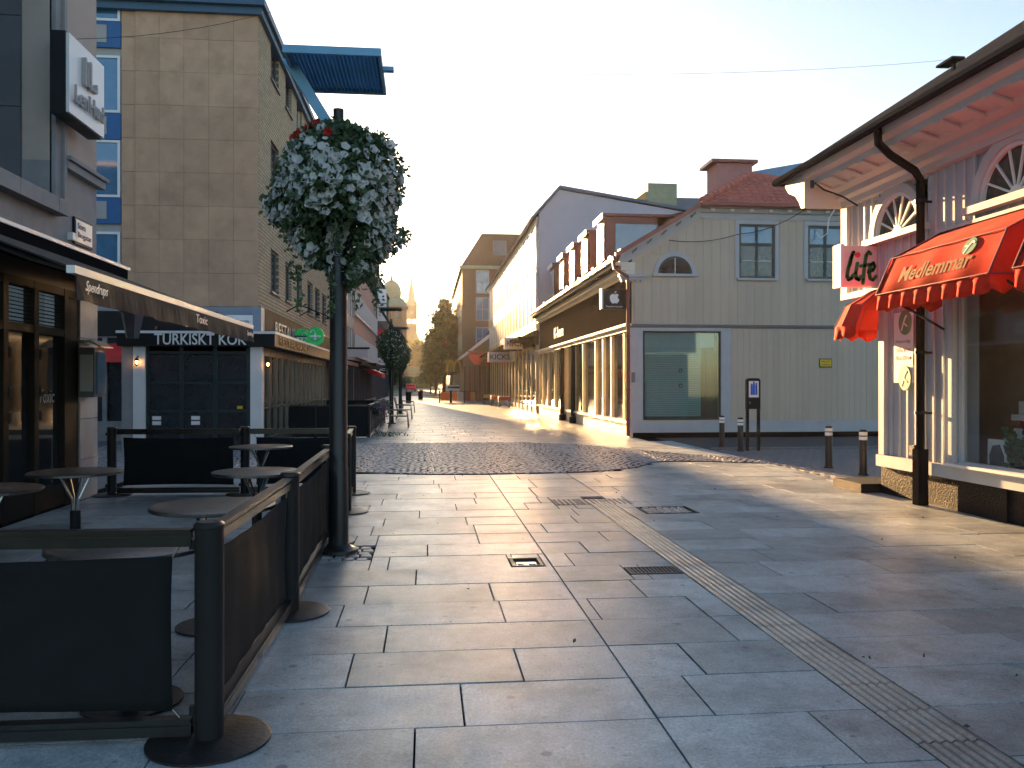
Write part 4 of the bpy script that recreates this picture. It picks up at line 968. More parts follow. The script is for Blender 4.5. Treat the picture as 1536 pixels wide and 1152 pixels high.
# green sign, yellow notice, square sign with fruit emblem
t = thing('projecting_sign', 'square dark projecting sign with a white apple emblem at the cream corner', 'sign', (5.6, 25, 4.2))
obj('box', MB().box(5.27, 5.98, 24.6, 24.78, 3.86, 4.46), M_black, t)
obj('side', MB().box(5.2, 5.269, 24.6, 24.78, 3.86, 4.46), M_signwhite, t)
ap = [(0,.30),(.10,.34),(.22,.33),(.31,.25),(.26,.20),(.23,.12),(.24,.03),(.29,-.04),(.36,-.08),(.30,-.22),(.22,-.33),(.14,-.38),(.06,-.36),(0,-.34),(-.06,-.36),(-.14,-.38),(-.24,-.32),(-.33,-.18),(-.37,0),(-.36,.16),(-.28,.28),(-.18,.33),(-.08,.33)]
mb = MB(); q = .40; ax, az = 5.62, 4.17
mb.prism([(ax+a*q, az+b*q) for a, b in ap], lambda a, b, d: (a, d, b), 24.585, 24.599)
mb.prism([(ax+(0+a)*q, az+(.42+b)*q) for a, b in ((0,-.06),(.05,.0),(.12,.06),(.13,.14),(.05,.11),(0,.04))], lambda a, b, d: (a, d, b), 24.585, 24.599)
obj('emblem', mb, M_signwhite, t)
txt('lettering', 'Premium Reseller', (5.36, 24.594, 3.905), (1,0,0), .52, .05, M_signwhite, t, .006)
obj('bracket', MB().box(5.98, 6.07, 24.66, 24.72, 4.0, 4.3), M_black, t)
t = thing('notice_sign', 'small yellow notice with black border on the cream boards', 'sign', (12.2, 24.4, 2.2))
obj('plate', MB().box(11.98, 12.38, YS-.05, YS-.026, 2.11, 2.38), M_black, t); obj('face', MB().box(12.0, 12.36, YS-.056, YS-.051, 2.135, 2.355), M_yellow, t)
txt('lettering', 'PRIVAT', (12.04, YS-.059, 2.26), (1,0,0), .26, .05, M_text, t, .004); txt('lettering', 'OMRÅDE', (12.04, YS-.059, 2.17), (1,0,0), .28, .06, M_text, t, .004)
tag(obj('wall_box', MB().box(6.1, 6.2, YS-.1, YS-.046, 1.65, 1.95), M_strip), 'small grey box on the cream building corner beside the shop window', 'box')
# cable garlands across the cream wall
def cable(pts, r, m, lab):
    o = obj('cable', MB().tube(pts, r, 5), m); tag(o, lab, 'cable'); return o
P_ = lambda a, b, n, sag: [tuple(Vector(a).lerp(Vector(b), i/n) - Vector((0,0,sag*4*(i/n)*(1-i/n)))) for i in range(n+1)]
cable(P_((7.2, 24.3, 5.9), (9.3, 24.25, 6.1), 10, .12) + P_((9.3, 24.25, 6.1), (11.6, 24.0, 7.05), 10, .2)[1:], .012, M_black, 'dark string of lights looped across the cream boarded wall')
cable([(11.75, 24.2, 6.2), (11.85, 24.15, 6.0), (12.05, 24.1, 6.15), (12.1, 24.1, 6.6), (12.3, 24.0, 6.95), (12.7, 23.9, 6.95), (13.5, 23.8, 6.9)], .02, M_white, 'pale hanging cable between the cream building windows')
# ------------------------------------------------------------------ long shop building beyond (X=6.0)
kb = thing('department_store', 'sunlit long shop building with curtained window bands and lilac gable', 'building', (6.0, 45, 0))
XK = 5.98
mb = MB(); mb.prism([(6.1, 0), (6.1, 10.9), (7.2, 12.2), (15, 11.0), (15, 0)], lambda a, b, d: (a, d, b), 44.95, 45.2)
obj('gable', mb, M_lilac, kb); 
mb = MB(); mb.prism([(5.7, 10.55), (7.2, 12.25), (15.2, 11.05), (15.2, 11.2), (7.2, 12.42), (5.6, 10.62)], lambda a, b, d: (a, d, b), 44.8, 80.2); obj('roof', mb, M_bluemetal, kb)
F = Fr('-x', XK); mb = MB(); mb.box(XK+.3, XK+.5, 45.21, 80, 0, 10.7)
for (a, b) in ((10.3, 10.75), (6.75, 6.9), (7.62, 7.75), (5.02, 5.12), (4.55, 4.65)): F.box(mb, 45.21, 80, a, b, -.3, 0.03)
obj('wall', mb, M_offwhite, kb)
for k in range(17):
    a = 45.3+k*2.05
    mb = MB(); F.box(mb, a, a+.12, 4.651, 10.29, -.2, .05); obj('pier', mb, M_white, kb)
    for (z0, z1) in ((6.91, 7.61), (4.66, 5.01)):
        mb = MB(); F.box(mb, a+.13, a+2.03, z0, z1, -.1, .03); obj('ochre_panel', mb, M_ochre, kb)
    for (z0, z1) in ((7.76, 10.29), (5.13, 6.74)):
        mb = MB(); F.box(mb, a+.13, a+2.03, z0, z1, -.1, -.01); o = obj('pane', mb, M_winshine, kb)
    mb = MB()
    for j in range(1, 4): F.box(mb, a+.1+j*.5, a+.15+j*.5, 5.13, 6.74, -.04, .012)
    F.box(mb, a+1.0, a+1.06, 7.76, 10.29, -.04, .012)
    obj('mullion', mb, M_goldframe, kb)
mb = MB(); F.box(mb, 45.2, 80, 4.05, 4.2, -.3, 1.0); F.box(mb, 45.2, 80, 3.75, 4.049, -.3, .2); obj('canopy', mb, M_taupe, kb)
mb = MB(); n = 60
for i in range(n): F.box(mb, 45.3+i*.12, 45.36+i*.12, 4.21, 4.55, -.1, .1)
obj('ribbed_fascia', mb, M_taupe, kb)
for k in range(16):
    a = 45.3+k*2.17; mb = MB(); F.box(mb, a, a+.16, 0, 3.75, -.2, .03); obj('shop_pier', mb, M_goldframe, kb)
    mb = MB(); F.box(mb, a+.17, a+2.15, 0.35, 3.6, -.07, -.02); obj('pane', mb, M_roughglass, kb)
    mb = MB(); F.box(mb, a+.17, a+2.15, 0.0, .349, -.2, -.02); obj('plinth_panel', mb, M_offwhite, kb)
for (y, z, x0, x1) in ((50, 4.05, 4.65, 6.3), (58.5, 3.5, 4.3, 6.0)):
    t = thing('projecting_sign', ('nearer' if y < 55 else 'farther')+' grey lilac projecting sign reading KICKS', 'sign', ((x0+x1)/2, y, z))
    obj('panel', MB().box(x0, x1, y, y+.2, z-.35, z+.35), M_lilac, t); txt('lettering', 'KICKS', (x0+.15, y-.01, z-.18), (1,0,0), (x1-x0)-.3, .38, M_text, t, .02, bold=.01)
obj_ = thing('wall_planter', 'pale vase shaped planter hanging below the nearer KICKS sign', 'planter', (5.6, 49.5, 3.2)); obj('pot', MB().lathe(5.15, 49.4, [(.16, 2.95), (.25, 3.3), (.24, 3.55)], 12), M_goldframe, obj_)
# old pavilion, brick corner building
pvn = thing('small_gabled_shop', 'low gabled shop with reddish ribbed front before the brick building', 'building', (4.6, 80.3, 0))
mb = MB(); mb.prism([(3.6, 0), (3.6, 4.4), (5.9, 6.2), (9, 6.2), (9, 0)], lambda a, b, d: (a, d, b), 80.3, 90); obj('wall', mb, mat('taupe_render', (.2, .14, .1), .8), pvn)
mb = MB(); mb.prism([(3.2, 4.2), (5.9, 6.35), (6.1, 6.35), (6.1, 6.1), (3.3, 4.0)], lambda a, b, d: (a, d, b), 79.8, 90); obj('roof', mb, M_white, pvn)
obj('dark_hip', MB().prism([(5.6, 6.1), (6.2, 7.3), (8.6, 5.4), (8.6, 4.5)], lambda a, b, d: (a, d, b), 80.05, 80.29), M_slate, pvn)
for i in range(11): obj('front_rib', MB().box(3.62+i*.24, 3.72+i*.24, 80.1, 80.29, 0.1, 3.3), M_redmetal if i % 2 else M_taupe, pvn)
t = thing('projecting_sign', 'glossy red projecting sign shaped like a heart on the low gabled shop', 'sign', (4.8, 79, 4))
mb = MB(); mb.prism([(4.75+a, 3.95+b) for a, b in ((-.75,.3),(-.6,.5),(-.3,.5),(0,.38),(.3,.5),(.6,.5),(.75,.3),(.55,-.15),(.2,-.5),(-.2,-.5),(-.55,-.15))], lambda a, b, d: (a, d, b), 78.9, 79.2); obj('panel', mb, M_redp, t)
obj('frame', MB().box(3.9, 5.9, 79.25, 79.3, 4.6, 4.75).box(5.8, 5.9, 79.25, 79.3, 3.2, 4.6), M_redp, t)
rb = thing('brick_corner_building', 'tall dark brick corner building with slate mansard roof on the right', 'building', (3.9, 92, 0))
F = Fr('-y', 92); wins = [(5.4, 6.9, z, z+2.6) for z in (5.3, 9.2-.6, 12.2-.6)] + [(8.2, 9.7, z, z+2.6) for z in (5.3, 8.6, 11.6)]
mb = wall(F, 3.9, 16, 0, 14.3, wins, .3); obj('wall', mb, M_rbrick, rb)
mb = MB().box(3.9, 4.2, 92.31, 125, 0, 14.3); obj('street_wall', mb, M_rbrick, rb)
for w_ in wins: window(rb, F, *w_, 2, 2, M_greyblue, M_panesky, w=-.1, fw=.12, mw=.08, each=False)
F = Fr('-x', 3.9)
for k in range(8):
    for z in (5.3, 8.6, 11.6):
        mb = MB(); F.box(mb, 94+k*3.8, 95.2+k*3.8, z, z+1.9, .0, .06); o = obj('window', mb, M_winshine, rb)
mb = MB(); mb.box(3.6, 16.2, 91.7, 125.3, 14.301, 14.65); obj('cornice', mb, M_copper, rb)
mb = MB(); mb.add([(3.8, 91.9, 14.651), (16, 91.9, 14.651), (16, 125, 14.651), (3.8, 125, 14.651), (6.2, 94, 18.6), (16, 94, 18.6), (16, 123, 18.6), (6.2, 123, 18.6)], [(0,1,5,4),(1,2,6,5),(2,3,7,6),(3,0,4,7),(4,5,6,7),(0,3,2,1)]); r_ = obj('roof', mb, M_slate, rb)
obj('dormer', MB().box(7.4, 8.9, 92.6, 94.5, 15.4, 17.6), M_bluemetal, r_)
tag(obj('projecting_sign', MB().box(2.9, 4.8, 88, 88.15, 2.9, 3.9)
 , M_greyr), 'small grey board behind the yellow letter on the right', 'sign')
t = thing('letter_sign', 'yellow illuminated letter M projecting over the far right shopfronts', 'sign', (2.6, 86, 3.4)); mb = MB(); fn = lambda a, b, d: (a, d, b)
for s in (0, .7): mb.ribbon([(2.1+s+.35*(1-math.cos(q))*1.0, 2.95+1.05*math.sin(q)) for q in [math.pi*k/12 for k in range(13)]], .09, fn, 85.9, 86.1)
obj('letter', mb, M_yellow, t); obj('bracket', MB().box(3.6, 3.95, 85.97, 86.03, 3.4, 3.46), M_black, t); obj('backboard', MB().box(1.95, 3.6, 86.11, 86.16, 2.85, 4.1), mat('olive_board', (.16,.15,.05), .6), t)
t = thing('penthouse', 'green and ochre rooftop penthouse behind the lilac gable', 'building', (15, 60, 11))
obj('wall', MB().box(16.2, 18.4, 60, 64, -.05, 16.4), M_copper, t); obj('side_wall', MB().prism([(13.6, 14.0), (16.19, 15.9), (16.19, 13), (13.6, 12)], lambda a, b, d: (a, d, b), 60.5, 64), M_ochre, t)
obj('wing', MB().box(18.41, 27, 61, 66, -.05, 15.6), M_bluemetal, t)
for k in range(2): obj('window', MB().box(18.8+k*2.6, 20.9+k*2.6, 60.9, 60.98, 13.2, 14.9), M_panesky, t)
tag(obj('distant_block', MB().box(16, 60, 100, 130, -.05, 12), M_greyr), 'plain grey block behind the department store roof', 'building')

# ------------------------------------------------------------------ health shop building on the right (wall x=6.65)
random.seed(51)
lb = thing('health_shop_building', 'white boarded shop with arched windows and deep eaves at far right', 'building', (6.65, 12, 0))
F = Fr('-x', 6.65)
SW1 = (6.35, 9.88, 0.56, 2.95); SW2 = (2.2, 5.6, .56, 2.95)
obj('wall', MB().box(6.72, 7.0, 11.45, 11.60, .3, 3.2).box(6.72, 7.0, 9.95, 11.45, .3, 4.55).box(6.72, 7.0, 5.62, 6.3, .3, 4.55).box(6.72, 7.0, 2, 9.949, 2.97, 4.55).box(6.72, 6.9, 9.95, 12.72, 3.0, 4.55).box(6.9, 12, 12.5, 12.72, 3.0, 4.55).box(7.0, 12, 11.4, 11.6, 0, 3.0), M_lifewall, lb)
A1, A2 = (11.25, .56), (8.85, .60)
def hol(u):
    return [(A1[0]-.66, A1[0]+.66, 3.68, 4.36), (A2[0]-.68, A2[0]+.68, 3.68, 4.42)]
boards(lb, F, 10.0, 11.6, .57, 3.1, .2, [], M_lifewall, t=.03, w0=-.07+.0, batten=.035, bm_=M_lifetrim)
boards(lb, F, 6.4, 12.74, 3.0, 4.5, .2, hol(0), M_lifewall, t=.03, w0=-.07, batten=.035, bm_=M_lifetrim)
boards(lb, F, 5.6, 6.35, .57, 3.0, .19, [], M_lifewall, t=.03, w0=-.07, batten=.035, bm_=M_lifetrim)
for q in ((12.6, 12.78, 3.0, 4.45, -.1, .03), (11.52, 11.66, .57, 3.1, -.1, .03), (9.9, 10.0, .57, 2.939, -.1, .04), (6.25, 6.35, .57, 2.939, -.1, .04)):
    mb = MB(); F.box(mb, *q); obj('corner_board', mb, M_lifetrim, lb)
mb = MB(); F.box(mb, 2, 11.68, .40, .565, -.1, .06); obj('base_moulding', mb, M_lifetrim, lb)
mb = MB(); F.box(mb, 2, 12.75, 2.94, 3.03, -.07, .05) ; obj('lintel_moulding', mb, M_lifetrim, lb)
for i in range(11):
    a = 11.65-i*.9; mb = MB(); F.box(mb, max(a-.893, 2), a, -.03, .398, -.3, .0+random.uniform(-.015, .012)); obj('base_stone', mb, M_bstone, lb)
tag(obj('door_step', MB().cbox(6.35, 7.6, 11.66, 12.5, -.02, .13, .01), M_bstone), 'dark stone step at the chamfered shop corner', 'step')
for (cu, r), nm in ((A1, 'a'), (A2, 'b')):
    cv = 3.76
    a = obj('arched_window', arch(F, cu, cv, r+.13, r, -.07, .03, 20), M_lifetrim, lb)
    obj('frame', arch(F, cu, cv, r-.001, r-.05, -.06, .0, 20), M_white, a)
    obj('pane', MB().prism([(cu+(r-.02)*math.cos(math.pi*i/18), cv+(r-.02)*math.sin(math.pi*i/18)) for i in range(19)], F.fn(), -.05, -.045), M_pane, a)
    mb = MB()
    for k in range(1, 7):
        th = math.pi*k/7; dx, dz = math.cos(th), math.sin(th); px_, pz_ = -dz*.012, dx*.012
        mb.prism([(cu+dx*.08-px_, cv+dz*.08-pz_), (cu+dx*(r-.04)-px_, cv+dz*(r-.04)-pz_), (cu+dx*(r-.04)+px_, cv+dz*(r-.04)+pz_), (cu+dx*.08+px_, cv+dz*.08+pz_)], F.fn(), -.044, -.02)
    obj('glazing_bars', mb, M_white, a)
    obj('hub', arch(F, cu, cv, .11, 0.001, -.043, -.015, 8), M_white, a)
    mb = MB(); F.box(mb, cu-r-.2, cu+r+.2, cv-.09, cv-.002, -.07, .10); obj('sill', mb, M_lifetrim, a)
window(lb, F, *SW1, 1, 1, M_lifetrim, G_clear, w=-.05, fw=.07, label='large shop display window')
window(lb, F, *SW2, 1, 1, M_lifetrim, G_clear, w=-.05, fw=.07)
mb = MB(); F.box(mb, 2, 9.97, .566, .60, -.06, .12); obj('display_sill', mb, M_white, lb)
obj('shop_room', MB().box(8.0, 8.1, 2, 11.4, .3, 3.2).box(6.75, 8.6, 2, 9.9, .40, .46).box(6.9, 8.6, 2, 11.4, 3.1, 3.2), mat('shop_room_brown', (.55, .36, .27), .8), lb)
# cornice and eave
prof = [(6.72, 4.40), (6.60, 4.42), (6.58, 4.50), (6.50, 4.54), (6.48, 4.62), (6.36, 4.66), (6.33, 4.70), (6.10, 4.76), (6.08, 4.84), (5.98, 4.88), (5.95, 4.97), (6.72, 5.02)]
mb = MB(); mb.prism(prof, lambda a, b, d: (a, d, b), 2, 12.75); obj('cornice', mb, M_lifetrim, lb)
mb = MB(); mb.prism([(12.72, 4.40), (12.84, 4.42), (12.92, 4.54), (13.05, 4.66), (13.3, 4.76), (13.42, 4.88), (13.45, 4.97), (12.72, 5.02)], lambda a, b, d: (d, a, b), 5.98, 14); obj('end_cornice', mb, M_lifetrim, lb)
for i in range(22):
    y = 12.5-i*.45; mb = MB().prism([(6.09, 4.757), (6.34, 4.69), (6.34, 4.655), (6.2, 4.70), (6.09, 4.735)], lambda a, b, d: (a, d, b), y, y+.14); obj('cornice_bracket', mb, M_lifetrim, lb)
mb = MB(); e = [(5.88, 2, 5.04), (5.88, 13.55, 5.04), (9.9, 9.6, 7.75), (9.9, 2, 7.75)]; mb.add(e, [(0,1,2,3)]); mb.add([(5.88, 13.55, 5.04), (14, 13.55, 5.04), (14, 9.6, 7.75), (9.9, 9.6, 7.75)], [(0,1,2,3)]); mb.box(5.9, 14, 2, 13.5, 5.021, 5.035)
rl = obj('roof', mb, M_slate, lb)
mb = MB().tube([(5.87, 2, 5.0), (5.87, 13.58, 5.0), (14, 13.58, 5.0)], .06, 8); obj('gutter', mb, M_gutter, lb)
mb = MB(); mb.box(6.88, 6.92, 10.3, 10.34, 5.6, 5.84); mb.box(6.8, 6.98, 10.2, 10.55, 5.84, 5.87); obj('snow_rail', mb, M_slate, rl)
mb = MB(); mb.tube([(5.92, 10.45, 4.98), (5.93, 10.45, 4.78), (6.1, 10.44, 4.62), (6.42, 10.42, 4.42), (6.5, 10.42, 4.3), (6.5, 10.42, 3.2), (6.5, 10.42, .72)], .055, 10); obj('downpipe', mb, M_matte, lb)
mb = MB().box(6.43, 6.57, 10.35, 10.49, 0.0, .74); obj('pipe_foot', mb, M_matte, lb)
mb = MB(); mb.box(6.46, 6.6, 10.50, 10.62, .64, .78); obj('pipe_strap', mb, M_black, lb)
for z in (4.0, 2.0, 1.2): obj('pipe_bracket', MB().lathe(6.5, 10.42, [(.075, z), (.075, z+.04)], 10).box(6.5, 6.66, 10.41, 10.43, z, z+.03), M_black, lb)
# awnings
def awning(y0, y1, lab, text):
    t = thing('shop_awning', lab, 'awning', (6.6, (y0+y1)/2, 3.5), 'red scalloped awnings over the shop windows')
    pr = [(6.6, 3.54), (5.93, 3.19), (5.72, 2.73)]
    n = 44; mb = MB()
    for i in range(n+1):
        y = y0+(y1-y0)*i/n
        for (x, z) in pr: mb.v.append((x+.006*math.sin(i*.45)*(z < 3.5), y, z))
    for i in range(n):
        for j in range(2): a = i*3+j; mb.f.append((a, a+1, a+4, a+3))
    for y in (y0, y1):
        k = len(mb.v); mb.v += [(6.6, y, 3.54), (5.93, y, 3.19), (5.72, y, 2.73), (6.6, y, 2.73)]; mb.f.append((k, k+1, k+2, k+3))
    o = obj('canvas', mb, M_red, t, smooth=True); md = o.modifiers.new('thickness', 'SOLIDIFY'); md.thickness = .004; md.offset = 1
    def val(pts, nsc):
        mb = MB(); n = nsc*10
        for i in range(n+1):
            s = i/n; p = Vector(pts[0]).lerp(Vector(pts[1]), s); ph = (s*nsc) % 1 if i < n else 1
            dr = .13+.075*math.sin(math.pi*ph); out = (Vector(pts[1])-Vector(pts[0])).normalized().cross(Vector((0,0,1)))
            wv = .028*math.sin(math.pi*2*ph+.5)
            mb.v += [tuple(p), tuple(p-Vector((0,0,dr*.5))+out*wv), tuple(p-Vector((0,0,dr))+out*wv*1.6)]
        for i in range(n):
            for j in range(2): a = i*3+j; mb.f.append((a, a+1, a+4, a+3))
        return mb
    nsc = round((y1-y0)/.27)
    for nm, m_, s_ in (((5.72, y0, 2.73), (5.72, y1, 2.73), nsc), ((5.72, y1, 2.73), (6.6, y1, 2.73), 3), ((6.6, y0, 2.73), (5.72, y0, 2.73), 3)):
        o = obj('valance', val((nm, m_), s_), M_red, t, smooth=True); md = o.modifiers.new('thickness', 'SOLIDIFY'); md.thickness = .003
    for y in (y0, y1): obj('frame_tube', MB().tube([(6.6, y, 3.55), (5.92, y, 3.2), (5.71, y, 2.73)], .012, 6).tube([(5.71, y, 2.735), (6.6, y, 2.735)], .012, 6), M_maroon, t)
    for (x, z) in ((5.915, 3.2), (5.705, 2.735)): obj('seam', MB().tube([(x, y0, z), (x, y1, z)], .008, 5), M_maroon, t)
    obj('mounting_rail', MB().box(6.56, 6.68, y0-.05, y1+.05, 3.545, 3.585), M_lifetrim, t)
    for y in (y0+.02, y1-.05): obj('strut', MB().tube([(5.9, y, 2.68), (6.6, y, 2.3)], .016, 6), M_black, t)
    if text:
        ob = txt('lettering', text, (5.80, y1-.40, 2.85), (0, -1, 0), 1.35, .19, M_goldtxt, t, .004, bold=.02)
        for v in ob.data.vertices:   # lay the lettering on the sloping canvas
            z = v.co.z + 3.5; v.co.x = (5.72+(z-2.73)*(.21/.46)) - 6.6 - .014
        n_ = 20; mb = MB(); uc, vc = y1-1.62, 3.10
        def pf(a, b, d): return (5.72+(b-2.73)*(.21/.46)-d, a, b)
        mb.prism([(uc+.11*math.cos(k*math.pi/10), vc+.095*math.sin(k*math.pi/10)) for k in range(20)], pf, .012, .022); obj('round_emblem', mb, M_green, t)
        mb = MB(); mb.ribbon([(uc+.05, vc-.07), (uc+.01, vc), (uc-.03, vc+.05), (uc-.07, vc+.03)], .012, pf, .0225, .026); mb.ribbon([(uc+.07, vc+.01), (uc+.01, vc)], .01, pf, .0225, .0265); obj('emblem_figure', mb, M_signwhite, t)
    return t
awning(7.98, 10.12, 'red scalloped awning with faded gold lettering and green emblem', 'Medlemmar')
awning(5.3, 7.62, 'red scalloped awning cut off at the right edge of view', None)
# round awning over the corner door
t = thing('corner_awning', 'small rounded red awning over the corner door below the life sign', 'awning', (6.65, 11.4, 2.6))
def rnd_aw():
    mb = MB(); cx, cy = 6.7, 11.25; nseg = 6; prof = [(0.0, 3.02), (.38, 2.93), (.72, 2.72), (.86, 2.42)]
    a0, a1 = R(80), R(200)
    pts = []
    for i in range(nseg+1):
        th = a0+(a1-a0)*i/nseg; row = [(cx+r*math.cos(th)*1.0, cy+r*math.sin(th)*1.0, z) for r, z in prof]; pts.append(row)
    return pts
pts = rnd_aw(); mb = MB()
for rw in pts: mb.v += rw
for i in range(6):
    for j in range(3): a = i*4+j; mb.f.append((a, a+1, a+5, a+4))
o = obj('canvas', mb, M_red, t); md = o.modifiers.new('thickness', 'SOLIDIFY'); md.thickness = .004
mb = MB(); k = 0
for i in range(6):
    p, q = Vector(pts[i][3]), Vector(pts[i+1][3]); out = ((p+q)/2-Vector((6.7, 11.25, 2.42))).normalized()
    for s in range(13):
        f_ = s/12; c = p.lerp(q, f_); dr = .11+.07*math.sin(math.pi*f_); b = out*.03*math.sin(math.pi*2*f_)
        mb.v += [tuple(c), tuple(c-Vector((0,0,dr))+b)]
    for s in range(12): a = k+2*s; mb.f.append((a, a+1, a+3, a+2))
    k += 26
o = obj('valance', mb, M_red, t, smooth=True); md = o.modifiers.new('thickness', 'SOLIDIFY'); md.thickness = .003
for rw in pts: obj('rib', MB().tube(rw, .01, 5), M_maroon, t)
# life sign
t = thing('projecting_sign', 'pale illuminated box sign reading life above the round red awning', 'sign', (6.4, 11.9, 3.3))
obj('box', MB().box(6.17, 7.0, 11.82, 12.02, 3.06, 3.66), M_pinkwhite, t)
obj('edge', MB().box(6.11, 6.169, 11.80, 12.04, 3.04, 3.68), M_white, t)
fn = lambda a, b, d: (a, d, b); mb = MB(); ox, oz, sc = 6.19, 3.15, .37
def st(pts, w_=.028, w=.024): mb.ribbon([(ox+a*.30, oz+b*.41) for a, b in pts], w, fn, 11.8, 11.819)
st([(.42, 1.0), (.28, .8), (.14, .4), (.08, .12), (.16, .0), (.3, .05), (.45, .2)], .036); st([(.42, 1.0), (.36, .95), (.2, .5)], .03)
st([(.62, .6), (.53, .25), (.56, .05), (.68, .0), (.8, .12)], .036)
st([(1.3, .95), (1.2, 1.02), (1.08, .9), (.98, .5), (.92, .0), (.9, -.12)], .034); st([(.8, .5), (1.22, .56)], .022)
st([(1.2, .28), (1.42, .36), (1.52, .5), (1.44, .62), (1.3, .55), (1.22, .3), (1.28, .06), (1.42, .0), (1.6, .14)], .032)
obj('lettering', mb, M_green, t)
mb = MB(); mb.prism([(ox+.19+.04*math.cos(k*math.pi/8), oz+.37+.04*math.sin(k*math.pi/8)) for k in range(16)], fn, 11.8, 11.819); obj('red_dot', mb, M_redp, t)
obj('bracket', MB().tube([(6.9, 11.92, 3.66), (6.9, 11.92, 3.75), (7.0, 11.92, 3.75)], .012, 6), M_black, t)
# banner by the downpipe
t = thing('wall_banner', 'narrow white banner with two round green emblems on the boarded wall', 'banner', (6.6, 10.8, 2))
obj('sheet', MB().box(6.60, 6.612, 10.76, 11.22, 1.62, 2.6), M_signwhite, t)
for z in (2.45, 1.68):
    cu = 10.92
    obj('round_emblem', MB().prism([(cu+.145*math.cos(k*math.pi/12), z+.17*math.sin(k*math.pi/12)) for k in range(24)], lambda a, b, d: (d, a, b), 6.578, 6.599), M_lgreen, t)
    mb = MB(); mb.ribbon([(cu+.07, z-.1), (cu+.02, z), (cu-.02, z+.07), (cu-.05, z+.09)], .014, lambda a, b, d: (6.578-d, a, b), .0005, .003); mb.ribbon([(cu+.01, z-.01), (cu-.06, z-.05)], .012, lambda a, b, d: (6.578-d, a, b), .0005, .0035); obj('emblem_figure', mb, M_signwhite, t)
for z, s in ((2.16, 'Naturlig'), (2.05, 'Hälsa & kost'), (1.94, 'Kosttillskott')): txt('lettering', s, (6.597, 11.17, z), (0,-1,0), .36, .055, M_greytext, t, .003, shear=.2)
tag(obj('cable', MB().tube([(6.05, 12.5, 4.75), (6.15, 12.4, 4.62), (6.4, 12.3, 4.5), (6.62, 12.25, 4.35)], .015, 6).lathe(6.03, 12.55, [(.03, 4.68), (.03, 4.8)], 8), M_black), 'black cable with a socket under the white boarded eave', 'cable')
# things in the display window
t = thing('display_shelf', 'stepped white display stand inside the health shop window', 'display stand', (7.5, 9.0, .46))
for i, z in enumerate((.9, 1.0621, 1.2242)): obj('shelf', MB().box(7.15+i*.1, 7.9, 8.25, 9.7, z, z+.16), M_signwhite, t)
obj('base', MB().box(7.2, 7.85, 8.3, 9.6, .461, .899), M_greyr, t)
tag(obj('product_box', MB().box(7.16, 7.245, 8.9, 9.6, 1.0605, 1.15), M_redp), 'flat red product box on the white display stand', 'box')
t = thing('sample_bag', 'standing pale card with a dark bag print in the shop window', 'card', (6.96, 9.5, .46))
obj('card', MB().box(6.95, 6.97, 9.36, 9.72, .461, .92), M_signwhite, t)
obj('print', MB().prism([(9.43, .52), (9.66, .5), (9.68, .72), (9.62, .84), (9.5, .86), (9.42, .72)], lambda a, b, d: (d, a, b), 6.94, 6.949), M_darkwood, t)
t = thing('potted_plant', 'small dark potted plant standing in the shop display window', 'plant', (6.98, 9.1, .46)); mb = MB()
random.seed(5)
for i in range(90):
    a = random.uniform(0, 6.28); r = random.uniform(0, .22); z = .6+random.uniform(0, .5); x, y = 6.98+r*.8*math.cos(a), 9.12+r*math.sin(a)
    mb.add([(x, y, z), (x+.05*math.cos(a), y+.05*math.sin(a)+.02, z+.03), (x+.07*math.cos(a), y+.07*math.sin(a), z+.08), (x, y-.03, z+.05)], [(0,1,2,3)])
obj('foliage', mb, M_leaf, t); obj('pot', MB().lathe(6.98, 9.12, [(.07, .461), (.1, .62)], 10), M_black, t)
# ------------------------------------------------------------------ terrace: barrier posts, panels, tables
random.seed(61)
def post(x, y, lab):
    t = thing('barrier_post', lab, 'post', (x, y, 0), 'round black posts of the terrace barrier')
    obj('base_plate', MB().lathe(x, y, [(.27, .002), (.27, .012), (.25, .018), (.06, .022)], 40), M_iron, t, smooth=True)
    obj('pole', MB().lathe(x, y, [(.063, .0225), (.063, .955), (.06, .958)], 28), M_black, t, smooth=True)
    obj('cap', MB().lathe(x, y, [(.068, .9585), (.068, .972), (.055, .985)], 28), M_rail, t, smooth=True)
    obj('mesh_clip', MB().box(x-.085, x-.062, y-.012, y+.012, .86, .9).box(x-.085, x-.062, y-.012, y+.012, .12, .16), M_black, t)
    return t
plist = [(-.97, 3.86, 'nearest round black barrier post with its big disc foot'), (-.95, 5.96, 'second barrier post from the front along the paved street side'), (-.99, 8.58, 'barrier post just left of the thick lamp post'),
         (-1.0, 10.57, 'barrier post half hidden behind the thick lamp post'), (-1.09, 12.37, 'corner barrier post at the far street side end of the terrace'), (-4.5, 12.5, 'barrier post at the far left beside the pale stone pier'), (-2.62, 12.42, 'barrier post in the middle of the far terrace row'), (-3.2, 3.9, 'barrier post at the near left of the terrace')]
p0 = post(0, 0, 'x')
for i, (x, y, l) in enumerate(plist):
    if i == 0: p0.location = (x, y, 0); p0['label'] = l
    else: dup(p0, (x, y, 0), l)
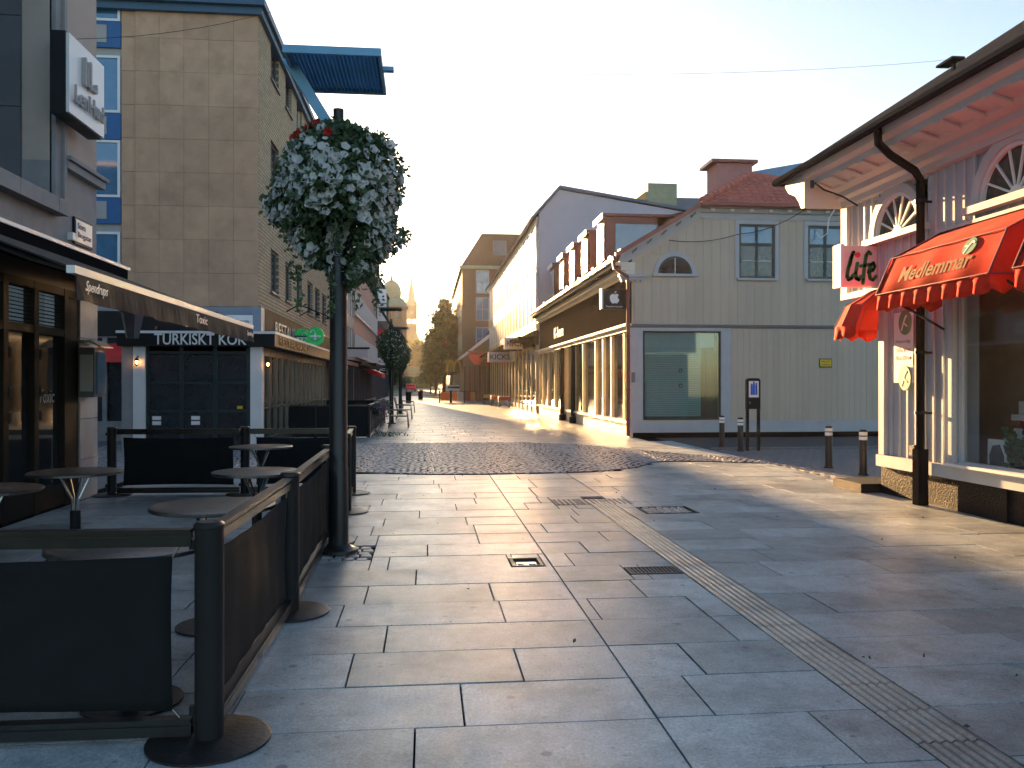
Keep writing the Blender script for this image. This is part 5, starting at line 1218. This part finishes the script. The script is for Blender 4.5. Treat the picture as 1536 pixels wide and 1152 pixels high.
def fpanel(a, b, lab, inset=0.085):
    a, b = Vector((*a, 0)), Vector((*b, 0)); d = (b-a); Ln = d.length; d.normalize(); nrm = Vector((-d.y, d.x, 0))
    t = thing('terrace_barrier', lab, 'barrier', ((a+b)/2)[:], 'black fabric barrier panels round the terrace')
    def bx(s0, s1, w0, w1, z0, z1):
        v = []
        for z in (z0, z1):
            for (s, w) in ((s0, w0), (s1, w0), (s1, w1), (s0, w1)): v.append(tuple(a+d*s+nrm*w+Vector((0,0,z))))
        return v
    F6 = [(0,3,2,1),(4,5,6,7),(0,1,5,4),(1,2,6,5),(2,3,7,6),(3,0,4,7)]
    e = .075
    def rail(z):
        mb = MB(); mb.add(bx(e, Ln-e, -.022, .022, z, z+.045), F6); mb.add(bx(e, Ln-e, -.012, .012, z+.0451, z+.062), F6); mb.add(bx(e, Ln-e, -.03, .03, z+.0621, z+.078), F6); return mb
    obj('top_rail', rail(.875), M_rail, t); obj('bottom_rail', rail(.03), M_rail, t)
    mb = MB(); n, m_ = 24, 10; s0, s1 = e+inset, Ln-e-inset
    for i in range(n+1):
        for j in range(m_+1):
            s, q = i/n, j/m_; sag = -.018*math.sin(math.pi*s)*(q > .99) + .014*math.sin(math.pi*s)*(q < .01)
            edge = .01*math.sin(math.pi*q)*(1 if i == 0 else -1 if i == n else 0)
            p = a+d*(s0+(s1-s0)*s+edge)+nrm*(.012*math.sin(s*7+q*3)*math.sin(math.pi*q)+.004*math.sin(s*31))+Vector((0,0,.14+q*.69+sag)); mb.v.append(tuple(p))
    for i in range(n):
        for j in range(m_): k = i*(m_+1)+j; mb.f.append((k, k+m_+1, k+m_+2, k+1))
    o = obj('mesh_panel', mb, M_fabric, t, smooth=True); md = o.modifiers.new('thickness', 'SOLIDIFY'); md.thickness = .003
    for s, sg in ((s0, -1), (s1, 1)):
        for z, zr in ((.825, .875), (.145, .108)):
            p = a+d*s+Vector((0,0,z)); q = a+d*(s+sg*.03)+Vector((0,0,zr)); obj('tie', MB().tube([p, q], .004, 5), M_alu, t)
    return t
fpanel((-3.2, 3.9), (-.97, 3.86), 'nearest black fabric barrier panel facing the viewer at lower left')
fpanel((-.97, 3.86), (-.95, 5.96), 'first street side barrier panel running back from the nearest post')
fpanel((-.95, 5.96), (-.99, 8.58), 'second street side barrier panel ending beside the lamp post')
fpanel((-.99, 8.58), (-1.0, 10.57), 'street side barrier panel hidden behind the lamp post')
fpanel((-1.0, 10.57), (-1.09, 12.37), 'last street side barrier panel at the far end of the terrace')
fpanel((-4.5, 12.5), (-2.62, 12.42), 'far barrier panel in front of the shuttered kebab annex')
fpanel((-2.62, 12.42), (-1.09, 12.37), 'short far barrier panel left of the lamp post')
tb = thing('terrace_table', 'x', 'table', (0, 0, 0), 'round topped terrace tables')
obj('table_top', MB().lathe(0, 0, [(.37, .775), (.39, .778), (.392, .79), (.39, .80), (.38, .803)], 48), M_tabletop, tb, smooth=True)
obj('edge_band', MB().lathe(0, 0, [(.393, .776), (.398, .78), (.398, .797), (.393, .801)], 48), M_alu, tb, smooth=True)
obj('column', MB().lathe(0, 0, [(.045, .022), (.045, .44), (.04, .445)], 20), M_black, tb, smooth=True)
obj('foot', MB().lathe(0, 0, [(.24, 0.001), (.24, .012), (.05, .021)], 32), M_iron, tb, smooth=True)
for k in range(4):
    a = math.pi/4+k*math.pi/2; obj('strut', MB().tube([(.02*math.cos(a), .02*math.sin(a), .40), (.03*math.cos(a), .03*math.sin(a), .55), (.14*math.cos(a), .14*math.sin(a), .774)], .011, 6), M_chrome, tb)
tl = [(-1.47, 4.36, 'round table top seen just above the nearest barrier panel'), (-1.40, 5.68, 'round table next to the nearer street side barrier panel'), (-1.55, 7.85, 'round table beside the second post of the street side barrier'), (-2.12, 11.0, 'farthest round table standing before the far barrier row'),
      (-3.20, 8.0, 'round table on struts in front of the bronze cafe window'), (-3.36, 6.75, 'round table cut off by the left edge of view')]
for i, (x, y, l) in enumerate(tl):
    if i == 0: tb.location = (x, y, 0); tb['label'] = l
    else: dup(tb, (x, y, 0), l)

# ------------------------------------------------------------------ lamps and flower baskets
def lamp(x, y, lab, thick=.085, low=True, mp=None):
    mp = mp or M_steel_skylit  # near panel coloured as lit by the sky, far panels as unlit black
    t = thing('street_lamp', lab, 'street lamp', (x, y, 0), 'dark street lamps along the left side')
    obj('pole', MB().lathe(x, y, [(.095, .06), (.09, .8), (thick, .82), (thick-.004, 4.0), (.05, 4.01), (.05, 4.2)], 24), M_pole, t, smooth=True)
    obj('base_collar', MB().lathe(x, y, [(.185, .012), (.18, .04), (.12, .06), (.1, .09)], 28), M_iron, t, smooth=True)
    mb = MB(); mb.prism([(x-.10, 3.98), (x-.02, 4.02), (x-.40, 4.64), (x-.52, 4.64)], lambda a, b, d: (a, d, b), y-.06, y+.06); obj('arm', mb, mp, t)
    mb = MB(); X1, X2 = x-.45, x+.42; Y1, Y2 = y-.42, y+.62; z = 4.56
    mb.box(X1, X2, Y1, Y1+.03, z, z+.07); mb.box(X1, X2, Y2-.03, Y2, z, z+.07); mb.box(X1, X1+.03, Y1+.03, Y2-.03, z, z+.07); mb.box(X2-.03, X2, Y1+.03, Y2-.03, z, z+.07); pn = obj('reflector_panel', mb, mp, t); mr_ = M_lampacryl if mp is M_steel_skylit else mp; obj('cover_sheet', MB().box(X1+.031, X2-.031, Y1+.031, Y2-.031, z+.05, z+.056), mr_, pn)
    mb = MB(); n = 22
    for i in range(n):
        a = X1+.03+(X2-X1-.06)*(i+.15)/n; mb.prism([(a, z+.049), (a+.012, z+.012), (a+.026, z+.049)], lambda p, q, d: (p, d, q), Y1+.03, Y2-.03)
    obj('ribs', mb, mr_, pn)
    obj('end_bracket', MB().box(X2+.001, X2+.10, y-.05, y+.02, z+.01, z+.05), M_steel_skylit, t)
    if low: obj('lower_panel', MB().box(x+.1, x+.62, y-.3, y+.4, 3.78, 3.83).box(x-.1, x+.1, y-.05, y+.05, 3.7, 3.9), mp, t)
    return t
lamp(-.83, 8.02, 'nearest thick dark lamp post with ribbed blue reflector panel', low=False)
lamp(-1.4, 33.65, 'second lamp post beside the metal bench down the street', mp=M_pole)
lamp(-1.4, 45.0, 'third lamp post farther down beyond the metal benches', low=False, mp=M_pole)
fl = MB()     # petunia: five lobed trumpet
pts5 = []
for k in range(10):
    a = k*math.pi/5; r = .031 if k % 2 == 0 else .026; pts5.append((r*math.cos(a), r*math.sin(a), .012 if k % 2 == 0 else .010))
fl.v = pts5 + [(.006*math.cos(k*math.pi/5), .006*math.sin(k*math.pi/5), -.008) for k in range(10)] + [(0, 0, -.012)]
fl.f = [(k, (k+1) % 10, 10+(k+1) % 10, 10+k) for k in range(10)] + [(10+k, 10+(k+1) % 10, 20) for k in range(10)]
me_fl = mesh_of('petunia', fl, M_petal, False)
import numpy as np
def leafcloud(n, pos, size, m, name, parent, kind='stuff', up=0.0):
    """many small folded leaves as one mesh"""
    V = []; Fc = []
    for _ in range(n):
        p, s = pos(); s *= size*random.uniform(.6, 1.3)
        d = Vector((random.gauss(0, 1), random.gauss(0, 1), random.gauss(0, 1)-up)).normalized(); q = d.cross(Vector((random.gauss(0, 1), random.gauss(0, 1), random.gauss(0, 1)))).normalized(); nn = d.cross(q)
        k = len(V); V += [tuple(p), tuple(p+d*s*.5+q*s*.32+nn*s*.08), tuple(p+d*s), tuple(p+d*s*.5-q*s*.32+nn*s*.08)]; Fc += [(k, k+1, k+2), (k, k+2, k+3)]
    mb = MB(); mb.v = V; mb.f = Fc
    L = wloc(parent) if parent else Vector((0,0,0)); mb.v = [(a-L.x, b-L.y, c-L.z) for a, b, c in mb.v]
    me = bpy.data.meshes.new(name); me.from_pydata(mb.v, [], mb.f); me.materials.append(m); me.update()
    o = bpy.data.objects.new(name, me); COL.objects.link(o); o.parent = parent
    if kind: o['kind'] = kind
    return o
random.seed(71)
bk = thing('flower_basket', 'large round basket of white petunias round the nearest lamp post', 'flowers', (-.85, 8.0, 3.3))
obj('basket', MB().lathe(-.83, 8.02, [(.12, 3.2), (.3, 3.35), (.36, 3.6), (.34, 3.62)], 20), M_black, bk)
def rad(z):          # outline of the hanging mass
    T = [(2.45, .0), (2.6, .2), (2.85, .36), (3.1, .46), (3.35, .53), (3.6, .50), (3.8, .42), (3.95, .32), (4.05, .12), (4.1, 0)]
    return interp(T, z)*.93
lump = [(random.uniform(0, 6.28), random.uniform(2.6, 3.9), random.uniform(.04, .13)) for _ in range(26)]
def surf(a, z):
    r = rad(z)
    for (la, lz, lr) in lump:
        da = (a-la+math.pi) % (2*math.pi)-math.pi; r += lr*math.exp(-(da*da)/.12-((z-lz)/.13)**2)
    if z < 3.08: r *= (0.15+1.08*max(0, math.cos(a-.15))**.6 + .7*max(0, -math.cos(a))*(z > 2.7)) * (1 if math.sin(a) > -.75 else .3)   # trails lower on the street side
    return max(r, 0.02)
def pos1():
    while True:
        z = random.uniform(2.42, 4.1); a = random.uniform(0, 6.283); r = surf(a, z)
        if random.random() < r/.7: break
    rr = r*random.uniform(.55, 1.08)**.7 if random.random() < .8 else r*random.uniform(1, 1.2)
    return Vector((-.85+rr*math.cos(a), 8.02+rr*math.sin(a), z)), 1
leafcloud(21000, pos1, .056, M_leaf, 'foliage', bk)
def strand(a0, z0, ln, r0):
    pts = []
    for k in range(8): pts.append(Vector((-.85+(r0+.03*math.sin(k))*math.cos(a0), 8.02+(r0+.03*math.sin(k))*math.sin(a0), z0-ln*k/7)))
    return pts
strands = [strand(random.uniform(0, 6.28), random.uniform(2.6, 3.1), random.uniform(.15, .45), random.uniform(.15, .45)) for _ in range(26)] + [strand(random.uniform(-.8, .8), random.uniform(3.4, 3.9), -random.uniform(.08, .15), random.uniform(.4, .5)) for _ in range(8)]
mb = MB()
for s in strands: mb.tube(s, .003, 4)
obj('stems', mb, M_leaf, bk)
def pos2():
    s = random.choice(strands); p = random.choice(s); return p+Vector((random.gauss(0, .018), random.gauss(0, .018), random.gauss(0, .02))), 1
leafcloud(1400, pos2, .05, M_leaf, 'trailing_leaves', bk)
def flower(a, z, sc=1.0, me=None, nm='flower'):
    r = surf(a, z)*1.05+.035; p = Vector((-.85+r*math.cos(a), 8.02+r*math.sin(a), z))
    n = Vector((math.cos(a), math.sin(a), random.uniform(-.1, .7))) + Vector((random.gauss(0, .35), random.gauss(0, .35), random.gauss(0, .25)))
    o = inst(nm, me or me_fl, p, bk, n.to_track_quat('Z', 'Y').to_euler()); s = sc*random.uniform(.8, 1.15); o.scale = (s, s, s)
cnt = 0
while cnt < 286:
    a = random.uniform(R(165), R(385)) if random.random() < .85 else random.uniform(0, 6.28); z = random.triangular(2.55, 3.95, 3.45)
    if rad(z) < .1 or random.random() > .35+.65*abs(math.sin(a*3.1+z*5)): continue
    flower(a, z, 1.5); cnt += 1
mb = MB()
for _ in range(620):
    a = random.uniform(0, 6.28); z = random.triangular(2.5, 4.0, 3.3)
    if rad(z) < .1: continue
    r = surf(a, z)*random.uniform(.98, 1.1)+.01; p = Vector((-.85+r*math.cos(a), 8.02+r*math.sin(a), z)); n = (Vector((math.cos(a), math.sin(a), .3))+Vector((random.gauss(0,.5), random.gauss(0,.5), random.gauss(0,.3)))).normalized()
    u = n.cross(Vector((0,0,1))).normalized(); v = n.cross(u); rr = random.uniform(.030, .046)
    mb.add([tuple(p+n*.012+(u*math.cos(k*.6283)+v*math.sin(k*.6283))*rr*(1 if k % 2 else .84)) for k in range(10)]+[tuple(p)], [(k, (k+1) % 10, 10) for k in range(10)])
obj('small_flowers', mb, M_petal, bk, kind='stuff')
me_rf = mesh_of('red_flower', fl, M_petalr, False)
for k in range(9): flower(R(200+random.uniform(-10, 90)), random.uniform(3.85, 4.0), 1.7, me_rf, 'red_flower')
def small_basket(x, y, lab):
    t = thing('flower_basket', lab, 'flowers', (x, y, 3.2))
    def ps():
        z = random.uniform(2.2, 3.75); r = interp([(2.2, .1), (2.6, .35), (3.0, .5), (3.4, .55), (3.75, .25)], z)*random.uniform(.6, 1.1); a = random.uniform(0, 6.283); return Vector((x+r*math.cos(a), y+r*math.sin(a), z)), 1
    leafcloud(3500, ps, .09, M_leaf, 'foliage', t)
    mb = MB()
    for _ in range(260):
        p, _s = ps(); r = .035; 
        d = Vector((p.x-x, p.y-y, .3)).normalized(); p = p+d*.06; u = d.cross(Vector((0,0,1))).normalized(); v = d.cross(u)
        mb.add([p+u*r, p+v*r, p-u*r, p-v*r], [(0,1,2,3)])
    obj('flowers', mb, M_petal, t, kind='stuff'); return t
small_basket(-1.4, 33.6, 'round basket of white flowers on the second lamp post')
small_basket(-1.4, 45.0, 'round flower basket on the third lamp post partly behind the second')

# ------------------------------------------------------------------ bollards, information stand
bo = thing('bollard', 'x', 'bollard', (0, 0, 0), 'dark bollards with two pale reflective bands')
obj('post', MB().lathe(0, 0, [(.085, .0), (.085, .03), (.066, .035), (.066, .78), (.05, .80), (.02, .805)], 24), M_iron, bo, smooth=True)
for z in (.62, .70): obj('reflective_band', MB().lathe(0, 0, [(.067, z), (.0685, z+.002), (.0685, z+.058), (.067, z+.06)], 24), M_signwhite, bo, smooth=True)
for i, (x, y, l) in enumerate([(7.42, 20.4, 'bollard farthest left, below the right edge of the big shop window'), (7.42, 19.15, 'bollard standing just left of the information stand'), (7.62, 15.18, 'third bollard from the left, below the yellow notice'), (7.61, 13.9, 'bollard nearest to the white boarded shop corner')]):
    if i == 0: bo.location = (x, y, 0); bo['label'] = l
    else: dup(bo, (x, y, 0), l)
t = thing('information_stand', 'black information stand on two legs with blue and white picture board', 'information stand', (7.8, 19.3, 0))
def rrect(x0, x1, z0, z1, r):
    p = []
    for (cx, cz, a0) in ((x1-r, z1-r, 0), (x0+r, z1-r, 90)): p += [(cx+r*math.cos(R(a0+k*15)), cz+r*math.sin(R(a0+k*15))) for k in range(7)]
    return p+[(x0, z0), (x1, z0)]
fn = lambda a, b, d: (a, d, b)
obj('cabinet', MB().prism(rrect(7.62, 7.96, 1.0, 1.74, .07), fn, 19.26, 19.36), M_black, t)
for x in (7.62, 7.895): obj('leg', MB().box(x, x+.065, 19.28, 19.34, 0, .999), M_black, t)
obj('crossbar', MB().box(7.686, 7.894, 19.29, 19.33, .34, .42), M_black, t)
obj('picture_board', MB().box(7.67, 7.91, 19.25, 19.259, 1.28, 1.67), M_signwhite, t)
mb = MB()
for (cx, hgt) in ((7.735, .22), (7.79, .27), (7.85, .24)):
    mb.box(cx-.025, cx+.025, 19.244, 19.249, 1.34, 1.34+hgt); mb.prism([(cx+.024*math.cos(k*.5236), 1.34+hgt+.024+.024*math.sin(k*.5236)) for k in range(12)], fn, 19.243, 19.249)
obj('blue_figures', mb, M_blue, t); obj('handle', MB().box(7.68, 7.71, 19.25, 19.259, 1.12, 1.18), M_alu, t)

# ------------------------------------------------------------------ second seating enclosure with flower boxes
t = thing('seating_enclosure', 'black boxed seating enclosure with metal rim beyond the sett field', 'enclosure', (-2.6, 25.3, 0))
mb = MB().box(-4.3, -1.72, 25.28, 25.32, .02, .93); obj('front_panel', mb, M_fabric, t)
mb = MB().box(-1.76, -1.72, 25.33, 34.8, .12, .80)
obj('side_panel', mb, M_fabric, t)
obj('back_panel', MB().box(-4.3, -1.72, 34.81, 34.85, .1, .93), M_fabric, t)
for i in range(12): obj('side_rib', MB().box(-1.715, -1.69, 25.5+i*.8, 25.58+i*.8, .1, .8), M_alu, t)
obj('rim', MB().box(-4.3, -1.70, 25.25, 25.35, .931, .965).box(-1.80, -1.70, 25.351, 34.8, .931, .965).box(-1.74,-1.71,25.351,34.8,.05,.11), M_rail, t)
for (x, y) in ((-1.74, 25.3), (-3.3, 25.3), (-1.74, 28.5), (-1.74, 31.6), (-1.74, 34.8)): obj('post', MB().lathe(x, y, [(.05, 0), (.05, .98)], 10), M_black, t)
for i in range(9):
    y = 26+i*.9; tt = thing('cafe_chair', ['dark cafe chair','second dark cafe chair','third dark cafe chair','fourth dark cafe chair','fifth dark cafe chair','sixth dark cafe chair','seventh dark cafe chair','eighth dark cafe chair','last dark cafe chair'][i] + (' nearest to the front of' if i == 0 else ' from the front inside' if i < 8 else ' at the far end inside')+' the black boxed enclosure', 'chair', (-2.6-(i % 2)*.8, y, 0), 'dark cafe chairs inside the black enclosure')
    x = -2.6-(i % 2)*.8
    obj('seat', MB().box(x-.22, x+.22, y-.22, y+.22, .44, .47), M_black, tt); obj('backrest', MB().box(x-.22, x+.22, y+.2, y+.23, .5, .84), M_black, tt)
    for (a, b) in ((-.2, -.2), (.2, -.2), (-.2, .2), (.2, .2)): obj('leg', MB().box(x+a-.012, x+a+.012, y+b-.012, y+b+.012, 0, .439), M_black, tt)
for i, y in enumerate((27.0, 30.0)):
    t = thing('flower_box', ['nearer', 'farther'][i]+' planter of mauve and pink flowers hung on the enclosure side', 'planter', (-1.55, y, .8))
    obj('box', MB().box(-1.68, -1.5, y-.5, y+.5, .62, .84), M_black, t)
    def pf_(): return Vector((random.gauss(-1.55, .11), y+random.uniform(-.6, .6), .84+random.gauss(.0, .09)-(random.random() < .2)*random.uniform(0, .45))), 1
    leafcloud(500, pf_, .07, M_leaf, 'foliage', t); leafcloud(420, pf_, .06, M_petalp, 'flowers', t)
t = thing('leaf_litter', None, None, (-1.3, 26, 0), kind='stuff')
def pl_(): return Vector((random.gauss(-1.2, .25), random.uniform(25.2, 27.5), .01+random.random()*.02)), 1
leafcloud(240, pl_, .06, M_leaf, 'fallen_leaves', t)
def pl2(): return Vector((random.uniform(-.4, 6), random.uniform(3, 13), .006)), 1
leafcloud(46, pl2, .03, M_bark, 'fallen_leaves', t)
def bench(x, y, lab):
    t = thing('metal_bench', lab, 'bench', (x, y, 0), 'curved metal benches by the lamp posts')
    for i in range(7): obj('seat_slat', MB().box(x-.3+i*.085, x-.25+i*.085, y-.6, y+.6, .44, .455), M_alu, t)
    for i in range(5): obj('back_slat', MB().box(x-.38-i*.02, x-.36-i*.02, y-.6, y+.6, .52+i*.085, .57+i*.085), M_alu, t)
    for yy2 in (y-.58, y+.58):
        obj('side_frame', MB().tube([(x+.34, yy2, 0), (x+.3, yy2, .43), (x-.32, yy2, .43), (x-.46, yy2, .98)], .022, 6).tube([(x-.3, yy2, .43), (x-.38, yy2, 0)], .022, 6).tube([(x+.3, yy2, .43), (x+.28, yy2, .62), (x-.36, yy2, .66)], .018, 6), M_alu, t)
bench(-1.0, 31.0, 'nearest curved metal bench in front of the second lamp post'); bench(-1.0, 38.5, 'second curved metal bench down the left side'); bench(-1.0, 47, 'farthest curved metal bench down the left side')
def bin_(x, y, lab): 
    t = thing('litter_bin', lab, 'bin', (x, y, 0)); obj('body', MB().lathe(x, y, [(.22, .02), (.25, .85)], 14), M_black, t); obj('lid', MB().lathe(x, y, [(.27, .851), (.25, .95), (.1, 1.0)], 14), M_iron, t)
bin_(-1.5, 70, 'dark litter bin in the shade down the street'); bin_(-.6, 84, 'small dark litter bin standing in the middle distance')
# colourful seating barrier
t = thing('seating_barrier', 'low barrier hung with orange, red and mustard panels in the sunny street', 'barrier', (2.6, 71, 0))
xs2 = [1.15, 2.05, 2.85, 3.3, 4.15]
for i, x in enumerate([1.1, 2.0, 2.1, 3.2, 4.2]): obj('post', MB().box(x-.06, x+.06, 70.95, 71.07, 0, 1.05), M_black, t)
for (a, b, m_) in ((1.18, 1.92, M_orange), (2.18, 2.6, M_orange), (2.62, 3.1, M_greyr), (3.28, 3.7, M_maroon), (3.72, 4.12, M_mustard)): obj('cushion_panel', MB().cbox(a, b, 70.97, 71.05, .18, .92, .02), m_, t)
obj('rail', MB().box(1.1, 4.2, 70.96, 71.06, .95, 1.0), M_black, t)
for i, (x, y, m_, l) in enumerate(((4.9, 66, M_mustard, 'mustard coloured box by the sunlit shop windows'), (5.0, 60, M_orange, 'orange brown stall table by the sunlit shop windows'), (5.2, 56, M_maroon, 'maroon display rack by the sunlit shop windows'))):
    t = thing('display_stand', l, 'display stand', (x, y, 0)); obj('top', MB().cbox(x-.4, x+.4, y-.3, y+.3, .5, .75, .02), m_, t)
    for (a, b) in ((-.36, -.26), (.34, -.26), (-.36, .26), (.34, .26)): obj('leg', MB().box(x+a-.02, x+a+.02, y+b-.02, y+b+.02, 0, .499), M_black, t)
# overhead wires
tag(obj('overhead_wire', MB().tube(P_((-.33, 8.0, 4.58), (6.9, 10.4, 5.9), 24, .10), .0025, 4), M_black), 'thin wire spanning the sky from the lamp panel to the right roof', 'wire')
tag(obj('overhead_wire', MB().tube(P_((-4.75, 11.9, 6.3), (-.9, 14, 8.4), 16, .25), .004, 4), M_black), 'thin wire crossing in front of the brown panelled wall', 'wire')

# ------------------------------------------------------------------ trees, hill, distant houses, vehicles
random.seed(81)
def tree(x, y, h, r, lab, m=M_leaf2, n=3200, ls=.45, gz=None, conic=.5, grp=None):
    g_ = hh(x, y) if gz is None else gz
    t = thing('street_tree', lab, 'tree', (x, y, g_), grp)
    mb = MB().tube([(x, y, g_), (x+.1, y, g_+h*.3), (x, y+.1, g_+h*.6), (x, y, g_+h*.85)], [h*.022, h*.018, h*.012, h*.005], 8)
    for k in range(7):
        a = k*2.4; z = g_+h*(.3+.07*k); mb.tube([(x, y, z), (x+r*.6*math.cos(a), y+r*.6*math.sin(a), z+h*.12)], [h*.009, h*.003], 5)
    obj('trunk', mb, M_bark, t)
    cl = []
    for k in range(46):
        q = random.random(); z = g_+h*(.25+.75*q); rr = r*(1-q*conic)*math.sqrt(max(0.05, 1-(2*abs(q-.4))**3*.7)); a = random.uniform(0, 6.28); u = rr*random.uniform(.3, .95)
        cl.append((Vector((x+u*math.cos(a), y+u*math.sin(a), z)), r*random.uniform(.18, .32)))
    def ps():
        c, s = random.choice(cl); d = Vector((random.gauss(0, 1), random.gauss(0, 1), random.gauss(0, .8))); return c+d*s*.6, 1
    leafcloud(n, ps, ls, m, 'crown', t, kind=None)
tree(2.3, 112, 12.5, 2.6, 'tall dark tree before the brick corner building', n=6000, grp='street trees'); tree(3.0, 104, 10.0, 2.2, 'tree nearest to the brick corner building', n=5000, grp='street trees')
tree(1.3, 122, 9.5, 2.2, 'smaller dark tree at the left of the right hand tree row', n=4000, grp='street trees'); tree(.6, 134, 6.5, 2, 'low leafy tree at the left end of the right hand tree row', n=3000, ls=.35, grp='street trees')
tree(-5.6, 122, 6.5, 2.0, 'low dark tree beyond the left row of houses', n=3000, ls=.35, grp='street trees')
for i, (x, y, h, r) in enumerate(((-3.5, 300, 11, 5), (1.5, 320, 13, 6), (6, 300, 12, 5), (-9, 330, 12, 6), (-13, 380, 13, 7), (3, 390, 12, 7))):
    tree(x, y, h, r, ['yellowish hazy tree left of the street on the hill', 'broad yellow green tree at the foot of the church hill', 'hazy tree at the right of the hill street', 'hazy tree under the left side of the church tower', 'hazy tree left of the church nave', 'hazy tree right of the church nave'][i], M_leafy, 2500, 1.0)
def far_house(x0, x1, y0, y1, h, m, lab, name='distant_house'):
    t = thing(name, lab, 'house', ((x0+x1)/2, y0, 0)); g_ = hh(0, y0)
    obj('wall', MB().box(x0, x1, y0, y1, -.05, g_+h), m, t); xm = (x0+x1)/2
    obj('roof', MB().prism([(x0-.3, g_+h+.01), (xm, g_+h+3), (x1+.3, g_+h+.01)], lambda a, b, d: (a, d, b), y0-.3, y1+.3), M_redmetal, t)
    nw = max(2, int((y1-y0)/4)); s = x0 if x0 > 0 else x1
    for k in range(nw):
        for j in range(int(h/3)):
            yk = y0+(y1-y0)*(k+.5)/nw; obj('window', MB().box(s-.06, s+.06, yk-.6, yk+.6, g_+1.2+j*3, g_+2.8+j*3), M_winshine, t)
    for k in range(3):
        for j in range(int(h/3)):
            xk = x0+(x1-x0)*(k+.5)/3; obj('window', MB().box(xk-.5, xk+.5, y0-.06, y0+.02, g_+1.2+j*3, g_+2.8+j*3), M_pane, t)
far_house(4.6, 16, 150, 190, 10, M_offwhite, 'sunlit pale house beyond the dark street trees'); far_house(5, 18, 200, 245, 11, M_pinkr, 'pinkish house farther up the right side of the street')
far_house(5.5, 16, 255, 300, 9, M_offwhite, 'small pale house high up the street on the right')
far_house(-20, -8.5, 262, 300, 5, M_greyr, 'low grey house left of the hill street'); 
t = thing('hedge', 'dark clipped hedge across the far end of the street', 'hedge', (-2, 190, 0))
def ph(): return Vector((random.uniform(-6, 2.5), 190+random.uniform(0, 2), hh(0, 190)+random.uniform(0, 2.4))), 1
leafcloud(2600, ph, .5, M_leaf, 'foliage', t, kind=None)
t = thing('road_sign_gantry', 'pale blue green sign board over the far end of the street', 'sign', (-3, 240, 3)); obj('board', MB().box(-7, -.5, 240, 240.3, 4.6, 6.6), M_copper, t)
for x in (-6.5, -1): obj('post', MB().box(x-.12, x+.12, 240.31, 240.5, 0, 6.5), M_alu, t)
def car(x, y, m, lab):
    t = thing('parked_car', lab, 'car', (x, y, 0)); z = hh(0, y)
    mb = MB(); pr = [(-2.1, .35), (-2.1, .8), (-1.9, .92), (-1.3, .98), (-.7, 1.42), (.9, 1.45), (1.5, .98), (2.1, .85), (2.15, .35)]
    mb.prism([(y+a, z+b) for a, b in pr], lambda a, b, d: (d, a, b), x-.85, x+.85); obj('body', mb, m, t)
    obj('windscreen', MB().box(x-.7, x+.7, y-1.15, y-1.1, z+1.0, z+1.32), M_pane, t)
    for (a, b) in ((-.8, -1.3), (.8, -1.3), (-.8, 1.35), (.8, 1.35)): obj('wheel', MB().tube([(x+a-.1, y+b, z+.32), (x+a+.1, y+b, z+.32)], .32, 14), M_black, t)
car(3.2, 101, M_white, 'pale parked car in the shade beneath the dark trees'); car(-3.0, 160, M_redp, 'small red car far up the street'); car(-1.4, 205, M_white, 'white car far up the hill street')
# ------------------------------------------------------------------ morning haze
HAZE = 0.00023
m = bpy.data.materials.new('morning_haze'); m.use_nodes = True; n = m.node_tree.nodes; n.clear()
vo = n.new('ShaderNodeVolumePrincipled'); vo.inputs['Color'].default_value = (0.95, 0.93, 0.86, 1); vo.inputs['Density'].default_value = HAZE; vo.inputs['Anisotropy'].default_value = 0.5
ou = n.new('ShaderNodeOutputMaterial'); m.node_tree.links.new(vo.outputs[0], ou.inputs['Volume'])
o = obj('haze', MB().box(-720, 720, -75, 1120, -1.2, 62), m); o['kind'] = 'stuff'; o.display_type = 'WIRE'
